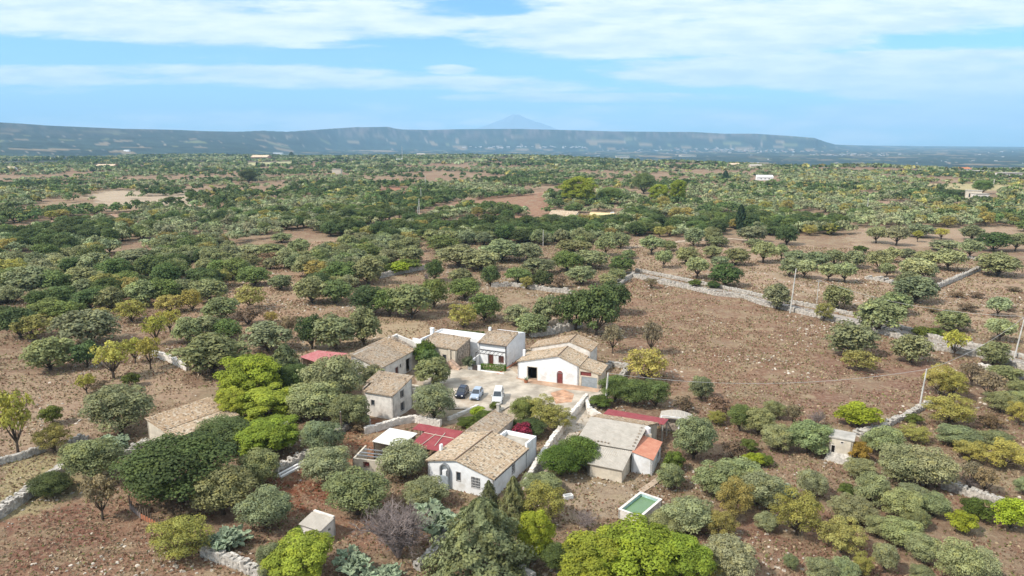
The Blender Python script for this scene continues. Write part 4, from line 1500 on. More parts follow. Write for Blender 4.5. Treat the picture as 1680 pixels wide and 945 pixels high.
for (px, py, gk) in spots:
    r_ = ray(px, py)
    s = 2400.0
    while s < 12000:
        if H + r_[2] / r_[1] * s <= float(terrain(r_[0] / r_[1] * s, s)):
            break
        s *= 1.003
    if s >= 12000:
        continue
    x, y = r_[0] / r_[1] * s, s
    o = bpy.data.objects.new('town_house', tm[1 if gk in (2, 4) else random.choice((0, 0, 1, 2))])
    o.location = (x, y, float(terrain(x, y)))
    k = s / 7500
    o.scale = (random.uniform(8, 30) * k, random.uniform(8, 18) * k, random.uniform(4, 8) * k)
    o.rotation_euler.z = random.uniform(-.3, .3)
    COL.objects.link(o)
    tag(o, LB[gk][0], 'house', LB[gk][1])

# ------------------------------------------------------------------ dry stone walls
STONES = []
def stone_wall(label, pts, h=1.0, w=.55, size=.34, mat=None, worn=.25, name='stone_wall'):
    mb = MB()
    P = [U(*p) if len(p) == 2 else Vector(p) for p in pts]
    rnd = random.Random(len(pts) * 13 + int(abs(P[0].x) * 7))
    for a, b in zip(P[:-1], P[1:]):
        L = (b - a).length
        if L < .05:
            continue
        d = (b - a) / L
        n = Vector((-d.y, d.x, 0))
        ang = math.atan2(d.y, d.x)
        cy, cz = w / 2 - .06, h * (1 - worn) - .06
        mb.box(0, L, -cy, cy, -.2, cz, ang, (a.x, a.y, 0))
        s = 0.0
        while s < L:
            sl = size * rnd.uniform(.7, 1.5)
            hh = h * (1 - worn * rnd.random())
            z = 0.0
            while z < hh:
                zh = size * rnd.uniform(.55, .85)
                for side in (-1, 1):
                    c = a + d * (s + sl / 2) + n * side * (w / 2 - .09 + rnd.uniform(-.05, .06))
                    mb.box(-sl / 2, sl / 2, -.15, .15, 0, zh * 1.02, ang + rnd.uniform(-.18, .18), (c.x, c.y, z + rnd.uniform(-.03, .02)))
                z += zh
            if rnd.random() < .8:
                c = a + d * (s + sl / 2) + n * rnd.uniform(-.08, .08)
                mb.box(-sl / 2, sl / 2, -w * .32, w * .32, 0, size * .5, ang + rnd.uniform(-.4, .4), (c.x, c.y, hh - .05))
            s += sl * 1.02
    o = mb.build(name, mat or M['stone'])
    return tag(o, label, 'wall')


stone_wall('grey dry stone wall at the left edge above the yellow grass', [(-30, 772), (0, 762), (40, 752), (73, 740)])
stone_wall('short dry stone wall beside the yellow-green bush at left', [(112, 730), (130, 724), (146, 723)], worn=.5)
stone_wall('wide tumbled dry stone wall below the yellow grass at lower left', [(-40, 868), (0, 848), (57, 808), (90, 785), (122, 766)], h=1.3, w=1.1)
stone_wall('tumbled pale stone wall leading to the cream cottage', [(198, 750), (222, 740), (246, 726)], h=.9, w=1.3, worn=.6)
stone_wall('pale dry stone wall at the bottom, left of the green pine', [(334, 910), (360, 920), (395, 932), (432, 950)], h=1.1, w=.8)
stone_wall('stone wall behind the white planks, left of centre', [(452, 776), (480, 762), (506, 748)], h=1.1, w=.9, worn=.5)
stone_wall('stone wall running along the concrete lane, from farmhouse up to the yard', [(862, 806), (878, 775), (905, 733), (935, 692), (962, 660)], h=1.4, w=.5, mat=M['oldplaster'], size=.32, worn=.04)
stone_wall('curved pale wall at the corner of the grey-roofed farm', [(962, 664), (966, 680), (985, 690)], h=1.2, w=.4, mat=M['oldplaster'], size=.3, worn=.03)
stone_wall('pale field wall beyond the red clearing, left of centre', [(622, 457), (660, 449), (703, 441)], h=1.6, w=.6, size=.6)
stone_wall('pale broken field wall behind the courtyard trees', [(806, 471), (840, 470), (870, 474), (905, 479), (935, 482)], h=1.3, w=.6, size=.6, worn=.4)
stone_wall('far wall of the lane across the right fields', [(1043, 445), (1088, 454), (1137, 464), (1188, 474), (1254, 489), (1297, 498), (1340, 506), (1405, 520), (1440, 530), (1474, 539), (1543, 559), (1606, 571), (1700, 594)], h=.95, w=.6, size=.5)
stone_wall('near wall of the lane across the right fields', [(1037, 454), (1074, 464), (1131, 475), (1174, 485), (1217, 489), (1254, 502), (1289, 509), (1331, 519), (1400, 535), (1457, 551), (1531, 573), (1606, 586), (1700, 612)], h=1.15, w=.6, size=.5)
stone_wall('short wall closing the end of the lane', [(1040, 452), (1028, 460), (1012, 474)], h=1.2, w=.6, size=.5)
stone_wall('straight pale field wall at upper right', [(1537, 474), (1557, 465), (1580, 455), (1606, 444)], h=1.4, w=.9, size=.6)
stone_wall('heap-like broken wall among olives at upper right', [(1421, 457), (1440, 460), (1468, 466)], h=1.2, w=2.2, size=.7, worn=.7)
stone_wall('stone wall climbing from the leaning white pole', [(1448, 703), (1468, 693), (1486, 686), (1505, 675), (1526, 664)], h=.9, w=.8, worn=.5)
stone_wall('pale rubble wall right of the small tower-like hut', [(1405, 716), (1425, 710), (1447, 704)], h=.8, w=1.4, worn=.7)
stone_wall('dry stone wall between bright green bushes at lower right', [(1545, 800), (1580, 811), (1612, 820), (1645, 832)], h=1.1, w=.9)
stone_wall('white-topped wall left of the olive with pale shadow', [(250, 584), (275, 592), (308, 608)], h=1.3, w=.5, mat=M['oldplaster'], size=.5, worn=.1)
stone_wall('stone wall running down beside the bare tree', [(684, 936), (705, 915), (722, 893), (738, 875)], h=.8, w=.8, worn=.5)
stone_wall('rough white rock wall at the bottom below the conifer', [(846, 938), (856, 946), (872, 956)], h=1.2, w=.7, size=.5)
stone_wall('old garden wall with pale cap below the two-storey house', [(598, 712), (622, 706), (650, 697), (680, 692), (722, 700)], h=1.1, w=.5, mat=M['oldplaster'], size=.26, worn=.10)
stone_wall('low pale edging wall below the parked cars', [(735, 690), (757, 681), (785, 668)], h=.5, w=.3, mat=M['oldplaster'], size=.26, worn=.10)
stone_wall('tumbled stone hut walls behind the barn', [(870, 553), (905, 548), (930, 543), (950, 536)], h=2.0, w=1.2, size=.6, worn=.6)
stone_wall('stone enclosure at the right side of the barn', [(986, 612), (1003, 600), (1030, 605), (1020, 622)], h=1.1, w=.8, worn=.5)
stone_wall('stone wall at the right edge beside the tall thin pole', [(1606, 604), (1640, 614), (1700, 628)], h=1.1, w=.8, mat=M['oldplaster'])
stone_wall('low rubble wall left of the two-storey house', [(545, 718), (562, 706), (585, 694), (603, 700)], h=.9, w=1.4, worn=.7)
stone_wall('pale tumbled wall among right orchard trees', [(1590, 424), (1610, 428), (1625, 434)], h=1.0, w=1.5, size=.7, worn=.7)
# pair of white planks
a_, b_ = U(460, 785), U(506, 760)
pl = empty('plank_stack', (a_.x, a_.y, 0), 0, 'two long pale planks lying side by side left of centre', 'planks')
d_ = (b_ - a_)
for k in (0, 1):
    n_ = Vector((-d_.y, d_.x, 0)).normalized() * (k * .75)
    MB().box(0, d_.length, -.17, .17, .05, .3, math.atan2(d_.y, d_.x), (n_.x, n_.y, 0)).build('plank', M['whitescreed'], pl)

# wooden pen fence, lower left
fp = [U(214, 836), U(232, 852), U(262, 868), U(288, 876)]
fe = empty('pen_fence', fp[0], 0, 'ramshackle post and board fence beside the large dark tree', 'fence')
k = 0
for a, b in zip(fp[:-1], fp[1:]):
    L = (b - a).length
    n = max(2, int(L / .55))
    for i in range(n):
        q = a.lerp(b, i / n) - fp[0]
        hh = random.uniform(1.0, 2.0)
        MB().box(-.06, .06, -.06, .06, 0, hh, 0, tuple(q)).build('post', M['woodpole'], fe)
    q = a - fp[0]
    MB().box(0, L, -.05, .05, .1, .75, math.atan2((b - a).y, (b - a).x), tuple(q)).build('board', M['clay'] if k == 1 else M['palebark'], fe)
    k += 1

# ------------------------------------------------------------------ poles and cables
poles = {}
def pole(key, px, pb, pt, label, r=.16, arm=0, mat='pole', lean=0, ptx=None):
    b = U(px, pb)
    h = hgt(b, pt)
    top = Vector((0, 0, h))
    if ptx is not None:
        top.x = (ptx - px) * depth(b) / F
    root = empty('utility_pole', b, 0, label, 'pole')
    MB().tube([(0, 0, -.2), tuple(top * .5), tuple(top)], [r, r * .85, r * .65], 8).build('shaft', M[mat], root)
    if arm:
        MB().box(top.x - arm, top.x + arm, -.05, .05, h - .5, h - .4).build('crossarm', M['steel'], root)
        for s in (-1, 1):
            MB().tube([(top.x + s * arm * .85, 0, h - .4), (top.x + s * arm * .85, 0, h - .2)], [.06, .05], 6).build('insulator', M['whitescreed'], root)
    else:
        MB().tube([(top.x, -.02, h - .15), (top.x, .02, h + .12)], [.05, .04], 6).build('insulator', M['whitescreed'], root)
    poles[key] = b + top
    return root


pole('a', 1508, 671, 606, 'leaning white concrete pole on the stone wall at right', ptx=1512)
pole('b', 1664, 588, 519, 'thin white pole with small crossarm at the right edge', arm=.5, ptx=1671)
pole('c', 1296, 514, 441, 'tall white pole beside the lane in the right field', r=.2, ptx=1300)
pole('d', 1340, 498, 459, 'short thin pole with crossarm beyond the lane', r=.12, arm=.7)
pole('e', 993, 667, 612, 'white concrete pole between the barn and the grey-roofed farm', r=.2, ptx=996)
pole('f', 891, 404, 377, 'single pale pole standing in the mid-distance olives', r=.16)
pole('g', 686, 371, 340, 'nearest pole of the row crossing the far woodland', r=.2)
pole('h', 688, 352, 326, 'second nearest pole of the row crossing the far woodland', r=.25)
pole('i', 698, 310, 288, 'third pole of the row crossing the far woodland', r=.3)
pole('j', 691, 332, 307, 'pole just right of the reddish far clearing', r=.25)
pole('k', 1422, 352, 325, 'thin pole among dense olives right of the cypress', r=.25)
pole('l', 561, 722, 676, 'dark timber pole with white cap left of the two-storey house', r=.16, mat='woodpole')
pole('m', 660, 262, 240, 'far mast standing on the skyline of the plateau', r=.6)
pole('n', 1630, 305, 294, 'tiny far pole near the right edge of the plateau', r=.5)


def cable(a, b, label, sag=1.0, r=.022):
    pts = []
    for i in range(15):
        t = i / 14
        p = a.lerp(b, t)
        p.z -= sag * 4 * t * (1 - t)
        pts.append(p)
    o = MB().tube(pts, [r] * 15, 4, False).build('overhead_cable', M['cable'])
    tag(o, label, 'cable')


cable(poles['a'], poles['b'], 'overhead cable from the leaning white pole up to the right edge pole', 1.3, .03)
cable(poles['a'], poles['e'], 'long overhead cable crossing the brown field to the barn pole', 2.2, .03)
cable(poles['b'], poles['d'], 'overhead cable over the right fields to the short crossarm pole', 2.2, .035)
cable(poles['g'], poles['h'], 'overhead cable between the two nearest poles of the far row', .8, .04)

# ------------------------------------------------------------------ vehicles
def car(label, px, py, ang, paint, kind='hatch', name='parked_car'):
    p = U(px, py)
    p.z = .165
    root = empty(name, p, rad(ang), label, 'van' if kind == 'van' else 'car')
    # x = forward
    L, Wd = (4.1, 1.75) if kind == 'hatch' else (5.2, 1.9)
    x0, x1 = -L / 2, L / 2
    hw = Wd / 2
    if kind == 'hatch':
        prof = [(x0, .35), (x0 + .03, .85), (x0 + .15, 1.0), (x0 + 1.0, 1.03), (x1 - 1.35, .98), (x1 - .5, .86), (x1 - .08, .70), (x1, .35)]
        cab0, cab1, top0, top1, ztop, zb = x0 + .12, x1 - 1.15, x0 + .55, x1 - 2.0, 1.5, 1.0
    else:
        prof = [(x0, .45), (x0, 1.05), (x1 - 1.3, 1.08), (x1 - .35, .98), (x1 - .05, .8), (x1, .42)]
        cab0, cab1, top0, top1, ztop, zb = x0 + .1, x1 - 1.2, x0 + .45, x1 - 1.9, 1.85, 1.06
    mb = MB()
    secs = []
    for (x, z) in prof:
        secs.append([(x, -hw * (.92 if x in (x0, x1) else 1), .28), (x, hw * (.92 if x in (x0, x1) else 1), .28), (x, hw * (.86), z), (x, -hw * (.86), z)])
    for s0, s1 in zip(secs[:-1], secs[1:]):
        for q in range(4):
            q2 = (q + 1) % 4
            mb.face([s0[q], s0[q2], s1[q2], s1[q]])
    mb.face(secs[0][::-1])
    mb.face(secs[-1])
    mb.build('body', paint, root, bevel=.05)
    # cabin
    c = hw * .84
    t = hw * .66
    mb = MB().hexa([(cab0, -c, zb - .06), (cab1, -c, zb - .06), (cab1, c, zb - .06), (cab0, c, zb - .06), (top0, -t, ztop - .05), (top1, -t, ztop - .05), (top1, t, ztop - .05), (top0, t, ztop - .05)])
    gl = mb.build('windows', M['glass'], root)
    MB().box(top0 - .06, top1 + .06, -t - .02, t + .02, ztop - .05, ztop + .01).build('roof', paint, root, bevel=.02)
    mb = MB()
    for s in (-1, 1):
        for (bx, tx) in ((cab0, top0), ((cab0 + cab1) / 2 - .1, (top0 + top1) / 2), (cab1, top1)):
            mb.tube([(bx, s * c, zb - .04), (tx, s * t, ztop - .03)], [.045, .04], 5)
    mb.build('pillars', paint, root)
    for sx in (x0 + .75, x1 - .8):
        for s in (-1, 1):
            o = MB().tube([(sx, s * (hw - .2), .31), (sx, s * (hw + .015), .31)], [.31, .31], 16).build('wheel', M['rubber'], root)
            MB().tube([(sx, s * (hw + .02), .31), (sx, s * (hw + .03), .31)], [.19, .18], 12).build('rim', M['steel'], o)
    for s in (-1, 1):
        MB().box(x1 - .14, x1 + .012, s * hw * .62 - .17, s * hw * .62 + .17, .58, .72).build('headlight', M['whitescreed'], root, bevel=.02)
        MB().box(x0 - .012, x0 + .1, s * hw * .68 - .1, s * hw * .68 + .1, .7, .95).build('tail_light', M['redwood'], root)
        MB().box(cab1 - .25, cab1 - .1, s * (hw + .06) - .08, s * (hw + .06) + .08, zb, zb + .14).build('wing_mirror', paint, root)
    MB().box(x1 + .002, x1 + .03, -.5, .5, .36, .5).build('grille', M['rubber'], root)
    return root


def heading(p, q):       # rear px -> front px
    a, b = U(*p), U(*q)
    return math.degrees(math.atan2(b.y - a.y, b.x - a.x))


car('dark navy hatchback parked leftmost in the yard', 758, 650, heading((765, 641), (752, 658)), M['carnavy'])
car('silver-blue hatchback parked between the dark car and the white van', 782, 653, heading((788, 645), (777, 661)), M['carsilver'])
car('white van parked rightmost in the yard', 817, 657, heading((820, 644), (814, 668)), M['carwhite'], 'van', 'parked_van')
car('white car beside the far yellow-roofed house, partly hidden by trees', 1095, 371, 170, M['carwhite'])

# potted agave by the barn door
pp = U(863, 629)
pt = empty('potted_plant', (pp.x, pp.y, .16), 0, 'dark spiky potted plant standing in the yard before the barn opening', 'plant')
MB().tube([(0, 0, 0), (0, 0, .55)], [.32, .42], 12).build('pot', M['clay'], pt)
mb = MB()
for k in range(26):
    a = k * 2.4
    l = random.uniform(.7, 1.3)
    e = random.uniform(.3, 1.3)
    q = Vector((math.cos(a) * math.cos(e), math.sin(a) * math.cos(e), math.sin(e))) * l
    s = Vector((-math.sin(a), math.cos(a), 0)) * .08
    mb.face([s + Vector((0, 0, .5)), -s + Vector((0, 0, .5)), q + Vector((0, 0, .5 - l * .1))])
mb.build('leaves', M['cactus'], pt)
pc = U(932, 818)
st = empty('stone_trough', (pc.x, pc.y, .03), rad(20), 'small white stone trough lying in the dry clearing left of the basin', 'trough')
MB().box(-.6, .6, -.35, .35, 0, .12).box(-.6, .6, -.35, -.25, .12, .5).box(-.6, .6, .25, .35, .12, .5).box(-.6, -.5, -.25, .25, .12, .5).box(.5, .6, -.25, .25, .12, .5).build('basin', M['whitescreed'], st)

# ------------------------------------------------------------------ trees
def rdirs(r, n):
    v = r.normal(size=(n, 3))
    return v / np.linalg.norm(v, axis=1)[:, None]


def leaf_quads(r, C, Nn_, size, elong=1.5):
    n = len(C)
    t = np.cross(Nn_, rdirs(r, n))
    t /= np.linalg.norm(t, axis=1)[:, None] + 1e-9
    b = np.cross(Nn_, t)
    s = (size * r.uniform(.6, 1.35, n))[:, None]
    a, c = t * s * elong * .5, b * s * .5
    bend = Nn_ * s * .18
    return np.stack([C - a - bend, C - c, C + a - bend, C + c], 1)


def crown_mesh(kind, seed, dens=1.0):
    r = np.random.default_rng(seed)
    lobes = []
    P = dict(n=3600, size=.05, z0=.0, lob=27, lr=(.13, .2), up=.4, el=1.5)
    if kind == 'trunkolive': P.update(z0=.16, n=3000, lob=20, lr=(.14, .21))
    if kind == 'dark': P.update(n=4400, size=.046, z0=.0, lob=32, lr=(.12, .2), up=.4, el=1.2)
    if kind == 'almond': P.update(n=1500, size=.05, z0=.22, lob=15, lr=(.11, .19), el=1.2)
    if kind == 'yellow': P.update(n=2200, size=.048, z0=.02, lob=24, lr=(.10, .17), el=1.2)
    if kind == 'pine': P.update(n=5200, size=.038, z0=.0, lob=44, lr=(.09, .15), up=.5, el=2.0)
    if kind == 'conifer': P.update(n=4200, size=.040, z0=.03, lob=0, up=.2, el=2.0)
    if kind == 'cypress': P.update(n=1500, size=.09, z0=.02, lob=0, up=.3, el=1.8)
    if kind == 'shrub': P.update(n=1500, size=.075, z0=.0, lob=12, lr=(.15, .24), el=1.5)
    if kind == 'dry': P.update(n=700, size=.055, z0=.0, lob=10, lr=(.13, .2), el=2.4)
    if kind == 'hedge': P.update(n=2600, size=.05, z0=0, lob=0)
    n = int(P['n'] * dens)
    size = P['size'] / math.sqrt(dens)
    if kind in ('conifer', 'cypress'):
        t = r.random(n) ** (1.25 if kind == 'conifer' else 1.0)
        if kind == 'conifer':
            Rz = .5 * (1 - t) ** .72 * (1 + .10 * np.sin(t * 40)) + .02
        else:
            Rz = .5 * np.sin(np.pi * np.clip(t * .86 + .12, 0, 1)) ** .6
        a = r.random(n) * 2 * np.pi
        lob = 1 + .22 * np.sin(a * 5 + t * 14) + .14 * np.sin(a * 9 - t * 23)
        rr_ = Rz * lob * (1 - .35 * r.random(n) ** 2)
        C = np.stack([rr_ * np.cos(a), rr_ * np.sin(a), P['z0'] + t * (1 - P['z0'])], 1)
        D = np.stack([np.cos(a), np.sin(a), np.full(n, .45)], 1)
        tint = .5 + .22 * (np.sin(a * 5 + t * 14)) + r.normal(0, .12, n)
    elif kind == 'hedge':
        f = r.integers(0, 5, n)
        C = np.stack([r.uniform(-.5, .5, n), r.uniform(-.5, .5, n), r.uniform(0, 1, n)], 1)
        D = np.zeros((n, 3))
        for k, (ax_, val) in enumerate(((0, -.5), (0, .5), (1, -.5), (1, .5), (2, 1.0))):
            m = f == k
            C[m, ax_] = val + r.normal(0, .02, m.sum())
            D[m, ax_] = 1 if val > 0 else -1
        tint = .5 + r.normal(0, .15, n)
    else:
        z0 = P['z0']
        for k in range(P['lob']):
            lr = r.uniform(*P['lr'])
            t_ = (k + .5) / P['lob']
            cz = 1 - 1.72 * t_
            a = k * 2.399 + r.uniform(-.35, .35)
            sh = r.uniform(.72, 1.08)
            q = (.5 - lr * .75) * math.sqrt(max(.05, 1 - cz * cz)) * sh
            if cz < -.1:
                q *= .95
            hz_ = (1 - z0) * .5
            lobes.append((q * math.cos(a), q * math.sin(a), z0 + hz_ + (hz_ - lr * .8) * cz * sh, lr, r.normal(0, .15)))
        lobes.append((0, 0, z0 + (1 - z0) * .5, .26, -.05))
        # filler core so that the crown is not hollow
        LB_ = np.array(lobes)
        pr = LB_[:, 3] ** 2
        pr /= pr.sum()
        idx = r.choice(len(LB_), n, p=pr)
        D = rdirs(r, n)
        D[:, 2] = np.where(D[:, 2] < -.35, -D[:, 2], D[:, 2])
        rad_ = LB_[idx, 3] * (1 - .5 * r.random(n) ** 2.0)
        strag = r.random(n) < .06
        rad_ = np.where(strag, rad_ * 1.25, rad_)
        C = LB_[idx, :3] + D * rad_[:, None] * np.array([1, 1, .85 if kind != 'pine' else .75])
        tint = .5 + LB_[idx, 4] + r.normal(0, .13, n) + .10 * D[:, 0]*0
        C[:, :2] *= .5 / np.percentile(np.hypot(C[:, 0], C[:, 1]), 96)
        C[:, 2] = z0 + (C[:, 2] - z0) * (1 - z0) / (np.percentile(C[:, 2], 99) - z0)
        C[:, 2] = np.maximum(C[:, 2], .01)
    up = np.array([0, 0, P['up']])
    Nn_ = D + up + r.normal(0, .42, (len(C), 3))
    Nn_ /= np.linalg.norm(Nn_, axis=1)[:, None]
    Q = leaf_quads(r, C, Nn_, size, P['el'])
    me = quads_mesh(kind + '_crown', Q, np.clip(tint, 0, 1))
    me.materials.append(M['leaf'])
    return me, lobes


def trunk_mesh(kind, seed, lobes, bark):
    r = random.Random(seed)
    mb = MB()
    if kind in ('conifer', 'cypress'):
        mb.tube([(0, 0, -.02), (0, 0, .5), (0, 0, .92)], [.035, .02, .006], 7)
    else:
        fork = .10 if kind in ('olive', 'yellow', 'dark', 'pine') else .2
        if kind in ('shrub', 'dry'):
            fork = .03
        lean = (r.uniform(-.03, .03), r.uniform(-.03, .03))
        tr = .035 if kind != 'shrub' else .02
        mb.tube([(0, 0, -.03), (lean[0] * .5, lean[1] * .5, fork * .6), (lean[0], lean[1], fork)], [tr * 1.3, tr, tr * .85], 8)
        for l in sorted(lobes, key=lambda q: -q[3])[:11]:
            m = (lean[0] + (l[0] - lean[0]) * .5 + r.uniform(-.02, .02), lean[1] + (l[1] - lean[1]) * .5 + r.uniform(-.02, .02), fork + (l[2] - fork) * .42)
            mb.tube([(lean[0], lean[1], fork - .01), m, (l[0], l[1], l[2])], [tr * .55, tr * .36, .006], 5, False)
            if kind in ('almond', 'yellow', 'dry'):
                for _ in range(5):
                    d = Vector((r.gauss(0, 1), r.gauss(0, 1), r.gauss(.3, 1))).normalized() * l[3] * 1.1
                    mb.tube([(l[0], l[1], l[2]), (l[0] + d.x, l[1] + d.y, l[2] + d.z)], [.006, .002], 3, False)
    me = bpy.data.meshes.new(kind + '_trunk')
    me.from_pydata(mb.v, [], mb.f)
    me.materials.append(bark)
    return me


def bare_mesh(seed, levels=5, name='bare_branches', upw=.62):
    """a leafless tree: real branching twigs"""
    r = random.Random(seed)
    mb = MB()

    def grow(p, d, l, rr_, lv):
        q = p + d * l
        mid = p.lerp(q, .5) + Vector((r.uniform(-1, 1), r.uniform(-1, 1), r.uniform(-.5, 1))) * l * .06
        mb.tube([p, mid, q], [rr_, rr_ * .8, rr_ * .62], 5 if lv > 2 else 3, False)
        if lv == 0:
            return
        for _ in range(3 if lv < 4 else 4):
            nd = (d + Vector((r.gauss(0, 1), r.gauss(0, 1), r.gauss(upw * .6, .8))) * .62).normalized()
            grow(q if r.random() < .6 else mid, nd, l * r.uniform(.62, .82), rr_ * .6, lv - 1)
    for k in range(4):
        a = k * 1.7
        grow(Vector((0, 0, 0)), Vector((math.cos(a) * .35, math.sin(a) * .35, 1)).normalized(), .24, .02, levels)
    vs = np.array(mb.v)
    vs[:, 2] -= vs[:, 2].min()
    vs[:, 2] /= vs[:, 2].max()
    vs[:, :2] /= np.percentile(np.abs(vs[:, :2]), 98) * 2
    me = bpy.data.meshes.new(name)
    me.from_pydata([tuple(v) for v in vs], [], mb.f)
    me.materials.append(M['palebark'])
    return me


def cactus_mesh(seed):
    r = random.Random(seed)
    mb = MB()

    def pad(p, d, s, lv):
        c = p + d * s * .5
        n = d.orthogonal().normalized()
        n.rotate(Matrix.Rotation(r.uniform(0, 6.28), 3, d))
        t = d.cross(n)
        ring = []
        for k in range(9):
            a = 2 * math.pi * k / 9
            ring.append(c + d * math.cos(a) * s * .5 + t * math.sin(a) * s * .34)
        th = n * s * .07
        mb.face([q + th for q in ring])
        mb.face([q - th for q in reversed(ring)])
        for k in range(9):
            k2 = (k + 1) % 9
            mb.face([ring[k] - th, ring[k2] - th, ring[k2] + th, ring[k] + th])
        if lv:
            for _ in range(r.choice((2, 2, 3))):
                nd = (d + Vector((r.gauss(0, .6), r.gauss(0, .6), r.gauss(.1, .4)))).normalized()
                pad(p + d * s * .92, nd, s * r.uniform(.8, 1.0), lv - 1)
    for k in range(14):
        a = r.uniform(0, 6.28)
        q = r.uniform(0, .42)
        pad(Vector((q * math.cos(a), q * math.sin(a), 0)), Vector((r.gauss(0, .3), r.gauss(0, .3), 1)).normalized(), .24, 3)
    me = bpy.data.meshes.new('pads')
    me.from_pydata(mb.v, [], mb.f)
    me.materials.append(M['cactus'])
    return me


NVAR = dict(olive=5, trunkolive=4, dark=5, almond=4, yellow=4, pine=2, conifer=2, cypress=1, shrub=3, dry=2)
VAR, VARHI = {}, {}
for k, nv in NVAR.items():
    VAR[k] = []
    for i in range(nv):
        cm, lb = crown_mesh(k, 100 + i * 7 + len(k) * 31)
        VAR[k].append((cm, trunk_mesh(k, i + 5, lb, M['bark'])))
for k in ('olive', 'dark', 'yellow', 'pine', 'conifer', 'shrub'):
    VARHI[k] = []
    for i in range({'olive': 4, 'dark': 2, 'yellow': 3, 'pine': 2, 'conifer': 1, 'shrub': 2}[k]):
        cm, lb = crown_mesh(k, 500 + i * 7 + len(k) * 31, 3.6)
        VARHI[k].append((cm, trunk_mesh(k, i + 9, lb, M['bark'])))
BARE = [bare_mesh(3), bare_mesh(8)]
CACT = [cactus_mesh(1), cactus_mesh(2)]

COLS = {  # leaf albedo
    'o': (0.255, 0.275, 0.140), 'O': (0.30, 0.32, 0.165), 'd': (0.095, 0.130, 0.045), 'a': (0.37, 0.34, 0.08), 'y': (0.335, 0.30, 0.095),
    'g': (0.115, 0.145, 0.030), 'L': (0.27, 0.33, 0.03), 'p': (0.27, 0.32, 0.04), 'C': (0.165, 0.185, 0.085), 'Y': (0.035, 0.06, 0.025),
    'f': (0.125, 0.175, 0.035), 'n': (0.19, 0.135, 0.085), 'r': (0.26, 0.17, 0.04), 'b': (0.22, 0.18, 0.11), 'k': (0.150, 0.195, 0.065), 'h': (0.07, 0.13, 0.02),
}
NAMES = {  # code: (mesh kind, object name, category, wording)
    'o': ('olive', 'olive_tree', 'olive tree', 'bushy grey-green olive'), 'O': ('trunkolive', 'olive_tree', 'olive tree', 'round olive on a bare trunk'),
    'd': ('dark', 'carob_tree', 'tree', 'dense dark green tree'), 'a': ('almond', 'almond_tree', 'tree', 'thin yellow-green tree on visible trunk'),
    'y': ('yellow', 'almond_tree', 'tree', 'loose yellowish tree'), 'g': ('shrub', 'shrub', 'shrub', 'small green bush'), 'L': ('shrub', 'shrub', 'shrub', 'bright lime green bush'),
    'p': ('pine', 'pine_tree', 'pine tree', 'bright yellow-green pine'), 'C': ('conifer', 'conifer', 'conifer', 'pointed grey-green conifer'), 'Y': ('cypress', 'cypress', 'cypress', 'slender dark cypress'),
    'f': ('dark', 'fig_tree', 'tree', 'spreading fresh green fig'), 'n': ('dry', 'dry_shrub', 'shrub', 'dry brown bush'), 'r': ('shrub', 'shrub', 'shrub', 'orange-tinged bush'),
    'b': ('almond', 'almond_tree', 'tree', 'nearly leafless brownish tree'), 'k': ('dark', 'broadleaf_tree', 'tree', 'mid green broad tree'),
}
